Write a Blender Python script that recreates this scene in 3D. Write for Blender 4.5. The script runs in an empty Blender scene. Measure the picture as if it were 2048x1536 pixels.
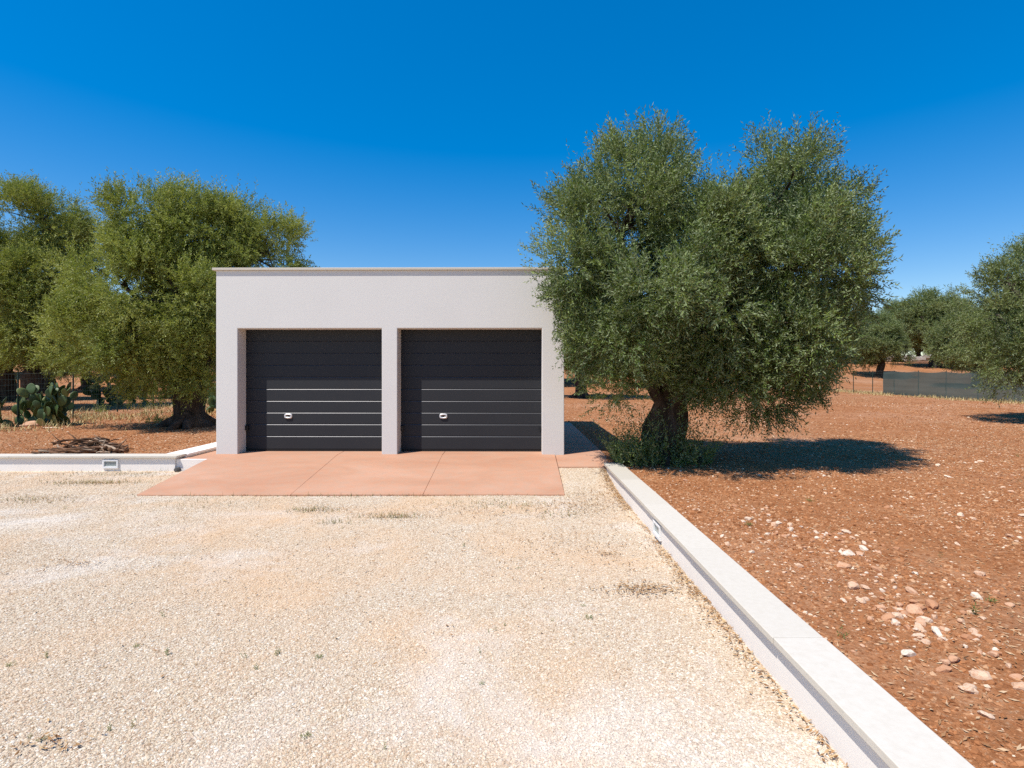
import bpy, math, random
import numpy as np
from mathutils import Vector, Matrix

rng = np.random.default_rng(11)
random.seed(11)
S = bpy.context.scene
COL = S.collection
# pinhole of the photograph (2048 px wide): focal length, principal point, eye height
F, CX, CY, EYE = 1100.0, 1034.0, 746.0, 1.73


def W(px, py, Y):
    return np.array(((px - CX) / F * Y, Y, EYE - (py - CY) / F * Y))


def G(px, py, z=0.24):
    Y = F * (EYE - z) / (py - CY)
    return np.array(((px - CX) / F * Y, Y, z))


# ------------------------------------------------------------------ helpers
def tag(o, label=None, cat=None, group=None, kind=None):
    if label: o['label'] = label
    if cat: o['category'] = cat
    if group: o['group'] = group
    if kind: o['kind'] = kind
    return o


def empty(name, loc=(0, 0, 0), rz=0.0, label=None, cat=None, group=None):
    o = bpy.data.objects.new(name, None)
    o.empty_display_size = 0.3
    o.location = loc
    o.rotation_euler = (0, 0, rz)
    COL.objects.link(o)
    return tag(o, label, cat, group)


def np_mesh(name, V, faces, mat, tint=None, smooth=False):
    V = np.ascontiguousarray(V, dtype=np.float32).reshape(-1, 3)
    if isinstance(faces, np.ndarray): faces = [faces]
    faces = [np.ascontiguousarray(f, dtype=np.int32) for f in faces if len(f)]
    me = bpy.data.meshes.new(name)
    me.vertices.add(len(V)); me.vertices.foreach_set('co', V.ravel())
    nl = sum(f.size for f in faces); npoly = sum(len(f) for f in faces)
    me.loops.add(nl); me.polygons.add(npoly)
    me.loops.foreach_set('vertex_index', np.concatenate([f.ravel() for f in faces]))
    tot = np.concatenate([np.full(len(f), f.shape[1], np.int32) for f in faces])
    st = np.concatenate([[0], np.cumsum(tot)[:-1]]).astype(np.int32)
    me.polygons.foreach_set('loop_start', st)
    me.polygons.foreach_set('loop_total', tot)
    me.polygons.foreach_set('use_smooth', np.full(npoly, bool(smooth)))
    if tint is not None:
        a = me.attributes.new('tint', 'FLOAT', 'POINT')
        a.data.foreach_set('value', np.ascontiguousarray(tint, dtype=np.float32))
    me.update(calc_edges=True)
    me.validate()
    if mat: me.materials.append(mat)
    return me


def link(name, me, parent=None, loc=(0, 0, 0)):
    o = bpy.data.objects.new(name, me)
    o.location = loc
    COL.objects.link(o)
    if parent: o.parent = parent
    return o


class MB:
    """collects boxes, tubes and polygons into one mesh"""
    def __init__(s): s.v, s.q, s.t, s.tn, s.n = [], [], [], [], 0

    def add(s, V, quads=None, tris=None, tint=0.5):
        V = np.asarray(V, float).reshape(-1, 3)
        s.v.append(V); s.tn.append(np.full(len(V), tint) if np.isscalar(tint) else np.asarray(tint))
        if quads is not None and len(quads): s.q.append(np.asarray(quads, int).reshape(-1, 4) + s.n)
        if tris is not None and len(tris): s.t.append(np.asarray(tris, int).reshape(-1, 3) + s.n)
        s.n += len(V)

    def box(s, x0, x1, y0, y1, z0, z1, tint=0.5):
        V = [(x, y, z) for z in (z0, z1) for y in (y0, y1) for x in (x0, x1)]
        s.add(V, [(0, 2, 3, 1), (4, 5, 7, 6), (0, 1, 5, 4), (2, 6, 7, 3), (0, 4, 6, 2), (1, 3, 7, 5)], tint=tint)

    def tube(s, P, R, n=8, knob=0.0, seed=0, cap=True, tint=0.5, lobes=0):
        P = np.asarray(P, float); m = len(P)
        R = np.broadcast_to(np.asarray(R, float), (m,)).copy()
        T = np.gradient(P, axis=0); T /= np.linalg.norm(T, axis=1)[:, None] + 1e-9
        up = np.array((0.31, 0.95, 0.05)); rings = []
        r_ = np.random.default_rng(seed); ph = r_.random(6) * 6.28
        th = np.linspace(0, 2 * math.pi, n, endpoint=False)
        for i in range(m):
            a = np.cross(T[i], up); a /= np.linalg.norm(a) + 1e-9
            b = np.cross(T[i], a)
            k = 1 + knob * (0.5 * np.sin(2 * th + ph[0] + i * 0.35) + 0.6 * np.sin(3 * th + ph[1] - i * 0.3)
                            + 0.45 * np.sin(5 * th + ph[2] + i * 0.5) + 0.5 * (r_.random(n) - 0.5))
            rings.append(P[i] + (np.cos(th) * k)[:, None] * a * R[i] + (np.sin(th) * k)[:, None] * b * R[i])
        V = np.concatenate(rings)
        i = np.arange(m - 1)[:, None] * n; j = np.arange(n)[None, :]; j2 = (j + 1) % n
        q = np.stack([i + j, i + j2, i + n + j2, i + n + j], -1).reshape(-1, 4)
        tr = []
        if cap:
            V = np.concatenate([V, P[:1], P[-1:]])
            a, b = m * n, m * n + 1
            tr = [(a, (k + 1) % n, k) for k in range(n)] + [(b, (m - 1) * n + k, (m - 1) * n + (k + 1) % n) for k in range(n)]
        s.add(V, q, tr, tint=tint)

    def mesh(s, name, mat, smooth=False):
        fs = []
        if s.q: fs.append(np.concatenate(s.q))
        if s.t: fs.append(np.concatenate(s.t))
        return np_mesh(name, np.concatenate(s.v), fs, mat, np.concatenate(s.tn), smooth)

    def obj(s, name, mat, parent=None, loc=(0, 0, 0), smooth=False, bevel=0.0, seg=2):
        o = link(name, s.mesh(name, mat, smooth), parent, loc)
        if bevel:
            b = o.modifiers.new('bevel', 'BEVEL'); b.width = bevel; b.segments = seg
            b.limit_method = 'ANGLE'; b.angle_limit = math.radians(40)
        return o


_L = np.random.default_rng(5).random((256, 256))


def vnoise(x, y, s=1.0, o=0.0):
    x = np.asarray(x, float) / s + o * 17.31; y = np.asarray(y, float) / s + o * 9.77
    ix = np.floor(x).astype(int); iy = np.floor(y).astype(int)
    fx = x - ix; fy = y - iy
    fx = fx * fx * (3 - 2 * fx); fy = fy * fy * (3 - 2 * fy)
    a = _L[ix & 255, iy & 255]; b = _L[(ix + 1) & 255, iy & 255]
    c = _L[ix & 255, (iy + 1) & 255]; d = _L[(ix + 1) & 255, (iy + 1) & 255]
    return (a * (1 - fx) + b * fx) * (1 - fy) + (c * (1 - fx) + d * fx) * fy


def fbm(x, y, s=1.0, octv=4, o=0.0):
    t, w, tot = 0, 1.0, 0
    for k in range(octv):
        t = t + w * vnoise(x, y, s / 2 ** k, o + k); tot += w; w *= 0.5
    return t / tot


def unit(a):
    return a / (np.linalg.norm(a, axis=-1, keepdims=True) + 1e-9)


# ------------------------------------------------------------------ materials
def new_mat(name):
    m = bpy.data.materials.new(name); m.use_nodes = True
    nt = m.node_tree
    for n in list(nt.nodes): nt.nodes.remove(n)
    out = nt.nodes.new('ShaderNodeOutputMaterial')
    return m, nt, out


def N(nt, t, **kw):
    n = nt.nodes.new(t)
    for k, v in kw.items():
        if k.startswith('i_'): n.inputs[k[2:].replace('_', ' ')].default_value = v
        else: setattr(n, k, v)
    return n


def ramp(nt, src, stops, interp='LINEAR'):
    r = nt.nodes.new('ShaderNodeValToRGB'); r.color_ramp.interpolation = interp
    e = r.color_ramp.elements
    while len(e) < len(stops): e.new(0.5)
    for k, (p, c) in enumerate(stops):
        e[k].position = p; e[k].color = (*c, 1) if len(c) == 3 else c
    nt.links.new(src, r.inputs[0])
    return r.outputs[0]


def mixc(nt, fac, a, b, mode='MIX'):
    m = nt.nodes.new('ShaderNodeMix'); m.data_type = 'RGBA'; m.blend_type = mode
    for s, v in ((m.inputs[0], fac), (m.inputs[6], a), (m.inputs[7], b)):
        if hasattr(v, 'links') or hasattr(v, 'is_linked'): nt.links.new(v, s)
        elif isinstance(v, (int, float)): s.default_value = v
        else: s.default_value = (*v, 1)
    return m.outputs[2]


def noise(nt, scale, detail=4.0, rough=0.55, coord=None, dist=0.0):
    n = N(nt, 'ShaderNodeTexNoise'); n.inputs['Scale'].default_value = scale
    n.inputs['Detail'].default_value = detail; n.inputs['Roughness'].default_value = rough
    n.inputs['Distortion'].default_value = dist
    if coord is None: coord = obj_coord(nt)
    nt.links.new(coord, n.inputs['Vector'])
    return n.outputs['Fac']


def obj_coord(nt, scale=None):
    g = N(nt, 'ShaderNodeNewGeometry')
    if scale is None: return g.outputs['Position']
    m = N(nt, 'ShaderNodeMapping'); m.inputs['Scale'].default_value = scale
    nt.links.new(g.outputs['Position'], m.inputs['Vector'])
    return m.outputs['Vector']


def bump(nt, h, strength=0.3, dist=0.01, prev=None):
    b = N(nt, 'ShaderNodeBump'); b.inputs['Strength'].default_value = strength
    b.inputs['Distance'].default_value = dist
    nt.links.new(h, b.inputs['Height'])
    if prev is not None: nt.links.new(prev, b.inputs['Normal'])
    return b.outputs['Normal']


def principled(nt, out, col, rough=0.8, normal=None, spec=0.3, metallic=0.0, coat=0.0, coat_rough=0.2):
    p = N(nt, 'ShaderNodeBsdfPrincipled')
    if hasattr(col, 'is_linked'): nt.links.new(col, p.inputs['Base Color'])
    else: p.inputs['Base Color'].default_value = (*col, 1)
    if hasattr(rough, 'is_linked'): nt.links.new(rough, p.inputs['Roughness'])
    else: p.inputs['Roughness'].default_value = rough
    p.inputs['Specular IOR Level'].default_value = spec
    p.inputs['Metallic'].default_value = metallic
    p.inputs['Coat Weight'].default_value = coat
    p.inputs['Coat Roughness'].default_value = coat_rough
    if normal is not None: nt.links.new(normal, p.inputs['Normal'])
    nt.links.new(p.outputs[0], out.inputs[0])
    return p


def attr(nt, name='tint'):
    return N(nt, 'ShaderNodeAttribute', attribute_name=name).outputs['Fac']


def mat_plaster(name, base, var=0.03):
    m, nt, out = new_mat(name)
    n1 = noise(nt, 1.3, 5); n2 = noise(nt, 90, 3); n3 = noise(nt, 320, 2)
    b = np.array(base)
    c = ramp(nt, n1, [(0.3, tuple(b - var)), (0.7, tuple(b + var * 0.6))])
    nm = bump(nt, n3, 0.2, 0.002, bump(nt, n2, 0.2, 0.004))
    principled(nt, out, c, 0.9, nm, 0.15)
    return m


M_WALL = mat_plaster('white_plaster', (0.665, 0.640, 0.600), 0.010)
M_LOW = mat_plaster('low_wall_paint', (0.83, 0.77, 0.70), 0.01)


def mat_coping():
    m, nt, out = new_mat('coping_stone')
    t = attr(nt)
    n1 = noise(nt, 22, 6, 0.7); n2 = noise(nt, 130, 3)
    c = ramp(nt, n1, [(0.3, (0.585, 0.525, 0.435)), (0.55, (0.63, 0.57, 0.48)), (0.75, (0.65, 0.595, 0.51))])
    c = mixc(nt, t, c, (0.50, 0.45, 0.365))
    principled(nt, out, c, 0.65, bump(nt, n2, 0.25, 0.003), 0.3)
    return m


M_COPE = mat_coping()


def mat_door():
    m, nt, out = new_mat('anthracite_door_paint')
    n1 = noise(nt, 2.0, 4, 0.6, obj_coord(nt, (1, 1, 0.6))); n2 = noise(nt, 400, 2)
    c = ramp(nt, n1, [(0.3, (0.0125, 0.0140, 0.0175)), (0.7, (0.0155, 0.0172, 0.0210))])
    r = N(nt, 'ShaderNodeMapRange'); nt.links.new(n1, r.inputs[0])
    r.inputs[3].default_value = 0.64; r.inputs[4].default_value = 0.70
    principled(nt, out, c, r.outputs[0], bump(nt, n2, 0.08, 0.002), 0.45)
    return m


M_DOOR = mat_door()


def mat_simple(name, col, rough=0.6, spec=0.4, metallic=0.0, nscale=40, var=0.25):
    m, nt, out = new_mat(name)
    n1 = noise(nt, nscale, 4)
    b = np.array(col)
    c = ramp(nt, n1, [(0.3, tuple(b * (1 - var))), (0.7, tuple(b * (1 + var)))])
    principled(nt, out, c, rough, bump(nt, n1, 0.15, 0.004), spec, metallic)
    return m


M_EDGE = mat_simple('door_seam_bevel', (0.055, 0.055, 0.06), 0.42, 0.75, 0.32, 60, 0.05)
M_BLACK = mat_simple('black_plastic', (0.012, 0.012, 0.012), 0.5)
M_CHROME = mat_simple('satin_metal', (0.72, 0.71, 0.69), 0.35, 0.5, 0.4, 60, 0.06)
M_RUBBER = mat_simple('rubber_seal', (0.02, 0.019, 0.018), 0.8, 0.2)
M_GLASSY = mat_simple('frosted_lens', (0.30, 0.33, 0.31), 0.25, 0.5, 0, 60, 0.2)
M_LITE = mat_simple('light_frame_paint', (0.78, 0.77, 0.75), 0.5, 0.4, 0, 50, 0.04)
M_POST = mat_simple('green_steel', (0.012, 0.035, 0.025), 0.55, 0.4)
M_WIRE = mat_simple('wire_steel', (0.06, 0.09, 0.075), 0.5, 0.4)
M_PIPE = mat_simple('grey_pipe', (0.10, 0.095, 0.09), 0.6, 0.3)


def mat_terracotta():
    m, nt, out = new_mat('terracotta_concrete')
    n1 = noise(nt, 1.1, 6, 0.62, obj_coord(nt, (0.6, 1.4, 1)), 0.4); n2 = noise(nt, 9, 6, 0.7); n3 = noise(nt, 160, 3)
    c = ramp(nt, n1, [(0.28, (0.415, 0.225, 0.142)), (0.5, (0.46, 0.268, 0.175)), (0.72, (0.50, 0.310, 0.215))])
    c2 = ramp(nt, n2, [(0.42, (0.66, 0.42, 0.30)), (0.6, (0.5, 0.5, 0.5)), (0.72, (0.42, 0.40, 0.38))])
    c = mixc(nt, 0.22, c, c2, 'OVERLAY')
    c = mixc(nt, ramp(nt, n3, [(0.62, (0, 0, 0)), (0.72, (0.3, 0.3, 0.3))]), c, (0.36, 0.20, 0.13))
    principled(nt, out, c, 0.85, bump(nt, n3, 0.3, 0.003), 0.2)
    return m


M_TERRA = mat_terracotta()


def mat_soil():
    m, nt, out = new_mat('red_soil')
    n0 = noise(nt, 0.25, 5, 0.6); n1 = noise(nt, 1.6, 6, 0.65); n2 = noise(nt, 14, 5, 0.7); n3 = noise(nt, 70, 4, 0.7)
    c = ramp(nt, n1, [(0.25, (0.275, 0.100, 0.035)), (0.5, (0.360, 0.147, 0.058)), (0.75, (0.430, 0.203, 0.092))])
    # paler mulch and straw-mixed earth in wide patches
    c = mixc(nt, ramp(nt, n0, [(0.48, (0, 0, 0)), (0.68, (0.75, 0.75, 0.75))]), c, (0.46, 0.245, 0.14))
    c = mixc(nt, 0.65, c, ramp(nt, n2, [(0.3, (0.32, 0.32, 0.32)), (0.7, (0.66, 0.66, 0.66))]), 'OVERLAY')
    fine = noise(nt, 38, 5, 0.7)
    c = mixc(nt, ramp(nt, fine, [(0.54, (0, 0, 0)), (0.66, (0.75, 0.75, 0.75))]), c, (0.51, 0.315, 0.185))
    c = mixc(nt, ramp(nt, fine, [(0.34, (0.8, 0.8, 0.8)), (0.44, (0, 0, 0))]), c, (0.19, 0.06, 0.022))  # dark cavities between crumbs, their shade painted into the colour
    nm = bump(nt, n3, 0.7, 0.012, bump(nt, n2, 0.7, 0.05))
    principled(nt, out, c, 0.95, nm, 0.1)
    return m


M_SOIL = mat_soil()


def gravel_colour(nt, cellfac):
    n0 = noise(nt, 0.55, 5, 0.6, None, 0.3); n1 = noise(nt, 1.7, 6, 0.62)
    p2 = N(nt, 'ShaderNodeMapping'); g = N(nt, 'ShaderNodeNewGeometry')
    p2.inputs['Location'].default_value = (31, 7, 3); nt.links.new(g.outputs['Position'], p2.inputs['Vector'])
    n2 = noise(nt, 0.8, 6, 0.65, p2.outputs['Vector'], 0.5)
    c = ramp(nt, cellfac, [(0.0, (0.36, 0.245, 0.145)), (0.12, (0.50, 0.36, 0.25)), (0.4, (0.555, 0.435, 0.30)), (0.75, (0.625, 0.515, 0.38)), (1.0, (0.73, 0.645, 0.53))])
    # ochre earth showing through, and chalky dust
    c = mixc(nt, ramp(nt, n0, [(0.45, (0, 0, 0)), (0.68, (0.66, 0.66, 0.66))]), c, (0.66, 0.43, 0.245))
    c = mixc(nt, ramp(nt, n2, [(0.52, (0, 0, 0)), (0.80, (0.75, 0.75, 0.75))]), c, (0.75, 0.695, 0.625))
    c = mixc(nt, ramp(nt, n1, [(0.60, (0, 0, 0)), (0.8, (0.25, 0.25, 0.25))]), c, (0.45, 0.32, 0.20))
    return c


def mat_gravel():
    m, nt, out = new_mat('gravel_bed')
    v = N(nt, 'ShaderNodeTexVoronoi'); v.inputs['Scale'].default_value = 95
    v2 = N(nt, 'ShaderNodeTexVoronoi'); v2.inputs['Scale'].default_value = 130
    pos = obj_coord(nt)
    nt.links.new(pos, v.inputs['Vector']); nt.links.new(pos, v2.inputs['Vector'])
    sep = N(nt, 'ShaderNodeSeparateColor'); nt.links.new(v.outputs['Color'], sep.inputs[0])
    c = gravel_colour(nt, sep.outputs[0])
    d = ramp(nt, v.outputs['Distance'], [(0.35, (1, 1, 1)), (0.75, (0.0, 0.0, 0.0))])
    c = mixc(nt, ramp(nt, v.outputs['Distance'], [(0.62, (0, 0, 0)), (0.95, (0.16, 0.16, 0.16))]), c, (0.42, 0.30, 0.18))  # gaps between stone cells darkened, shade painted into the colour
    nm = bump(nt, d, 0.35, 0.006, bump(nt, noise(nt, 60, 5, 0.75), 0.8, 0.012))
    principled(nt, out, c, 0.95, nm, 0.1)
    return m


def mat_pebble():
    m, nt, out = new_mat('gravel_chips')
    c = gravel_colour(nt, attr(nt))
    principled(nt, out, c, 0.9, None, 0.15)
    return m


M_GRAVEL = mat_gravel()
M_PEB = mat_pebble()


def mat_tinted(name, stops, rough=0.9, nscale=30):
    m, nt, out = new_mat(name)
    c = ramp(nt, attr(nt), stops)
    n = noise(nt, nscale, 4)
    c = mixc(nt, 0.35, c, ramp(nt, n, [(0.3, (0.3, 0.3, 0.3)), (0.7, (0.7, 0.7, 0.7))]), 'OVERLAY')
    principled(nt, out, c, rough, bump(nt, n, 0.4, 0.01), 0.15)
    return m


M_SCLOD = mat_tinted('soil_clods', [(0, (0.21, 0.075, 0.026)), (0.5, (0.38, 0.160, 0.065)), (0.85, (0.50, 0.285, 0.15)), (1, (0.68, 0.52, 0.37))])
M_CHIP = mat_tinted('straw_chips', [(0, (0.25, 0.12, 0.05)), (0.5, (0.45, 0.265, 0.135)), (1, (0.57, 0.41, 0.25))])
M_LITTER = mat_tinted('leaf_litter', [(0, (0.20, 0.095, 0.04)), (0.5, (0.38, 0.21, 0.09)), (1, (0.52, 0.37, 0.20))])
M_DRYGRASS = mat_tinted('dry_grass', [(0, (0.30, 0.23, 0.09)), (0.6, (0.48, 0.36, 0.16)), (1, (0.60, 0.49, 0.26))])
M_SPARSE = mat_tinted('sparse_grass', [(0, (0.10, 0.13, 0.03)), (0.5, (0.24, 0.20, 0.08)), (1, (0.45, 0.35, 0.17))])
M_STICK = mat_tinted('branch_bark', [(0, (0.07, 0.035, 0.02)), (0.5, (0.17, 0.09, 0.05)), (1, (0.46, 0.36, 0.26))], 0.85, 20)


def mat_rock():
    m, nt, out = new_mat('limestone_rock')
    oi = N(nt, 'ShaderNodeObjectInfo')
    tc = N(nt, 'ShaderNodeTexCoord')
    n = noise(nt, 3.0, 6, 0.65, tc.outputs['Object']); n2 = noise(nt, 9, 5, 0.7, tc.outputs['Object'])
    c = ramp(nt, oi.outputs['Random'], [(0, (0.46, 0.22, 0.11)), (0.3, (0.58, 0.34, 0.205)), (0.65, (0.66, 0.46, 0.31)), (1, (0.76, 0.65, 0.51))])
    c = mixc(nt, ramp(nt, n, [(0.46, (0, 0, 0)), (0.68, (0.7, 0.7, 0.7))]), c, (0.46, 0.20, 0.095))
    principled(nt, out, c, 0.92, bump(nt, n2, 0.5, 0.006), 0.15)
    return m


M_ROCK = mat_rock()


def mat_bark():
    m, nt, out = new_mat('olive_bark')
    tc = N(nt, 'ShaderNodeTexCoord')
    mp = N(nt, 'ShaderNodeMapping'); mp.inputs['Scale'].default_value = (1, 1, 0.3)
    nt.links.new(tc.outputs['Object'], mp.inputs['Vector'])
    n1 = noise(nt, 9, 7, 0.7, mp.outputs['Vector'], 0.6); n2 = noise(nt, 2.2, 4, 0.6, tc.outputs['Object'])
    c = ramp(nt, n1, [(0.3, (0.022, 0.015, 0.011)), (0.5, (0.062, 0.045, 0.034)), (0.72, (0.15, 0.12, 0.095))])
    c = mixc(nt, ramp(nt, n2, [(0.5, (0, 0, 0)), (0.7, (0.4, 0.4, 0.4))]), c, (0.11, 0.08, 0.058))
    principled(nt, out, c, 0.95, bump(nt, n1, 1.0, 0.05), 0.1)
    return m


M_BARK = mat_bark()


def mat_leaf(name, dark, mid, lite, under, transl=0.3, und=0.55):
    m, nt, out = new_mat(name)
    t = attr(nt)
    c = ramp(nt, t, [(0.0, dark), (0.5, mid), (1.0, lite)])
    g = N(nt, 'ShaderNodeNewGeometry')
    bf = N(nt, 'ShaderNodeMath', operation='MULTIPLY'); bf.inputs[1].default_value = und
    nt.links.new(g.outputs['Backfacing'], bf.inputs[0])
    c = mixc(nt, bf.outputs[0], c, under)
    d = N(nt, 'ShaderNodeBsdfDiffuse'); tr = N(nt, 'ShaderNodeBsdfTranslucent'); gl = N(nt, 'ShaderNodeBsdfGlossy')
    gl.inputs['Roughness'].default_value = 0.5
    nt.links.new(c, d.inputs[0])
    tc = mixc(nt, 0.5, c, (0.17, 0.23, 0.025)); nt.links.new(tc, tr.inputs[0])
    a = N(nt, 'ShaderNodeMixShader'); a.inputs[0].default_value = transl
    nt.links.new(d.outputs[0], a.inputs[1]); nt.links.new(tr.outputs[0], a.inputs[2])
    b = N(nt, 'ShaderNodeMixShader'); b.inputs[0].default_value = 0.03
    nt.links.new(a.outputs[0], b.inputs[1]); nt.links.new(gl.outputs[0], b.inputs[2])
    nt.links.new(b.outputs[0], out.inputs[0])
    return m


M_LEAF_R = mat_leaf('olive_leaves_grey', (0.045, 0.085, 0.014), (0.120, 0.178, 0.030), (0.26, 0.32, 0.078), (0.29, 0.33, 0.19), 0.24, 0.55)
M_LEAF_L = mat_leaf('olive_leaves_yellowish', (0.130, 0.170, 0.016), (0.265, 0.300, 0.034), (0.42, 0.43, 0.080), (0.35, 0.38, 0.14), 0.4, 0.5)
M_LEAF_B = mat_leaf('olive_leaves_far', (0.085, 0.125, 0.028), (0.17, 0.22, 0.048), (0.28, 0.32, 0.10), (0.29, 0.32, 0.18), 0.35, 0.5)
M_WEED = mat_leaf('weed_green', (0.09, 0.13, 0.03), (0.17, 0.22, 0.05), (0.28, 0.30, 0.09), (0.2, 0.24, 0.08), 0.35, 0.2)


def mat_cactus():
    m, nt, out = new_mat('cactus_skin')
    oi = N(nt, 'ShaderNodeObjectInfo'); tc = N(nt, 'ShaderNodeTexCoord')
    n = noise(nt, 8, 4, 0.6, tc.outputs['Object'])
    c = ramp(nt, oi.outputs['Random'], [(0, (0.030, 0.062, 0.018)), (0.6, (0.062, 0.105, 0.030)), (0.9, (0.11, 0.15, 0.05)), (1, (0.34, 0.36, 0.13))])
    c = mixc(nt, 0.4, c, ramp(nt, n, [(0.3, (0.35, 0.35, 0.3)), (0.7, (0.65, 0.62, 0.5))]), 'OVERLAY')
    v = N(nt, 'ShaderNodeTexVoronoi'); v.inputs['Scale'].default_value = 16
    nt.links.new(tc.outputs['Object'], v.inputs['Vector'])
    c = mixc(nt, ramp(nt, v.outputs['Distance'], [(0.10, (0.6, 0.6, 0.6)), (0.2, (0, 0, 0))]), c, (0.30, 0.24, 0.12))
    principled(nt, out, c, 0.5, bump(nt, n, 0.2, 0.02), 0.4)
    return m


M_CACTUS = mat_cactus()


def mat_net():
    m, nt, out = new_mat('shade_net_weave')
    n = noise(nt, 0.8, 5, 0.6, obj_coord(nt, (0.25, 0.25, 3.0)))
    c = ramp(nt, n, [(0.3, (0.060, 0.088, 0.082)), (0.7, (0.110, 0.142, 0.125))])
    d = N(nt, 'ShaderNodeBsdfDiffuse'); nt.links.new(c, d.inputs[0])
    t = N(nt, 'ShaderNodeBsdfTransparent')
    mx = N(nt, 'ShaderNodeMixShader'); mx.inputs[0].default_value = 0.92
    nt.links.new(t.outputs[0], mx.inputs[1]); nt.links.new(d.outputs[0], mx.inputs[2])
    nt.links.new(mx.outputs[0], out.inputs[0])
    return m


M_NET = mat_net()
M_DRYSTONE = mat_tinted('dry_stone', [(0, (0.36, 0.30, 0.25)), (0.5, (0.50, 0.45, 0.39)), (1, (0.62, 0.58, 0.52))], 0.9, 6)

# ------------------------------------------------------------------ ground
SLAB = 0.28


def soil_base(x, y):
    x = np.asarray(x, float); y = np.asarray(y, float)
    h = np.interp(y, [-20, 14, 18, 22, 30, 40, 46, 50, 54, 59, 64, 70, 80, 140, 700],
                  [.235, .235, .27, .38, .38, .42, .58, .95, 1.55, 2.25, 2.8, 3.15, 3.5, 4.0, 4.0])
    fade = np.clip((y + 2) / 4, 0, 1)
    h = h + 0.07 * (fbm(x, y, 4.5, 3, 1) - 0.5) + 0.05 * (fbm(x, y, 0.8, 4, 2) - 0.5) + 0.02 * (fbm(x, y, 0.16, 3, 3) - 0.5)
    near_wall = np.exp(-np.clip(x - 1.6, 0, 9) / 0.35) * (y < 9)
    return h - 0.02 * near_wall


def soil_h(x, y):
    h = soil_base(x, y)
    low = ((x < 1.53) & (y < 9.73)) | ((x > -6.1) & (x < 1.53) & (y < 15.9))
    return np.where(low, -0.25, h)


xs = np.concatenate([np.linspace(-700, -60, 24)[:-1], np.linspace(-60, -22, 40)[:-1], np.linspace(-22, -6.2, 170), [-6.14, -6.06, -5.9],
                     np.linspace(-5, 1.4, 6), [1.50, 1.555], np.linspace(1.62, 12, 230)[:-1], np.linspace(12, 30, 150)[:-1],
                     np.linspace(30, 70, 50)[:-1], np.linspace(70, 700, 24)])
ys = np.concatenate([np.linspace(-30, 0, 8)[:-1], np.linspace(0, 9.62, 220), [9.70, 9.76], np.linspace(9.82, 15.8, 120), [15.87, 15.93],
                     np.linspace(16, 30, 170)[:-1], np.linspace(30, 75, 120)[:-1], np.linspace(75, 140, 30)[:-1], np.linspace(140, 900, 18)])
X, Y = np.meshgrid(xs, ys)
Z = soil_h(X, Y)
nx, ny = len(xs), len(ys)
i = (np.arange(ny - 1)[:, None] * nx + np.arange(nx - 1)[None, :])
quads = np.stack([i, i + 1, i + nx + 1, i + nx], -1).reshape(-1, 4)
tag(link('red_soil_ground', np_mesh('red_soil_ground', np.stack([X, Y, Z], -1), quads, M_SOIL, smooth=True)), kind='structure')


def ramp_z(y):
    return 0.02 + (SLAB - 0.02) * np.clip((y - 7.75) / 2.05, 0, 1)


def gravel_h(x, y):
    h = 0.02 * (fbm(x, y, 1.4, 3, 7) - 0.5) + 0.006 * (fbm(x, y, 0.12, 2, 8) - 0.5)
    k = np.clip((x - 0.655) / 0.04, 0, 1)
    h = h + k * np.interp(y, [6.8, 7.75, 9.1, 9.3], [0, 0.012, 0.160, 0.17])
    under = (x > -5.3) & (x < 0.62) & (y > 7.85)
    h = np.where(under, h - 0.12, h)
    bank = np.exp(-np.clip(9.62 - y, 0, 9) / 0.12) * (x < -5.6)
    bank2 = np.exp(-np.clip(1.44 - x, 0, 9) / 0.10) * (y < 9)
    return h + 0.012 * bank + 0.012 * bank2


xs = np.concatenate([np.linspace(-40, -11, 40)[:-1], np.linspace(-11, 1.45, 330)])
ys = np.concatenate([np.linspace(-12, 1.5, 12)[:-1], np.linspace(1.5, 9.63, 260)])
X, Y = np.meshgrid(xs, ys)
Z = gravel_h(X, Y)
nx, ny = len(xs), len(ys)
i = (np.arange(ny - 1)[:, None] * nx + np.arange(nx - 1)[None, :])
quads = np.stack([i, i + 1, i + nx + 1, i + nx], -1).reshape(-1, 4)
cx = X.ravel()[quads].mean(1); cy = Y.ravel()[quads].mean(1)
quads = quads[~((((cx > 0.70) & (cy > 9.16)) | ((cx > -5.3) & (cx < 0.6) & (cy > 9.3))))]
tag(link('gravel_yard', np_mesh('gravel_yard', np.stack([X, Y, Z], -1), quads, M_GRAVEL, smooth=True)), kind='structure')

# terracotta ramp: three cast slabs with open joints, flat apron under the doors
mb = MB()
for x0, x1 in ((-5.36, -3.1925), (-3.1880, -1.3255), (-1.3210, 0.675)):
    prof = [(7.75, 0.02), (9.78, SLAB), (10.16, SLAB + 0.008), (10.16, -0.1), (7.75, -0.1)]
    if x0 < -5: prof[0] = (7.75, 0.016)
    V = [(x, y, z) for x in (x0, x1) for y, z in prof]
    mb.add(V, [(0, 5, 6, 1), (1, 6, 7, 2), (0, 4, 9, 5), (4, 3, 8, 9)], [(0, 1, 4), (4, 1, 3), (1, 2, 3), (5, 9, 6), (9, 8, 6), (6, 8, 7)])
for xj in (-3.19025, -1.32325):
    V = [(x, y, z) for x in (xj - 0.03, xj + 0.03) for y, z in ((7.76, 0.013), (9.78, SLAB - 0.006), (9.78, 0.1), (7.76, -0.1))]
    mb.add(V, [(0, 4, 5, 1), (0, 1, 2, 3), (4, 7, 6, 5), (0, 3, 7, 4), (1, 5, 6, 2)])
tag(mb.obj('entrance_ramp', M_TERRA, bevel=0.006), kind='structure')
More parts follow.
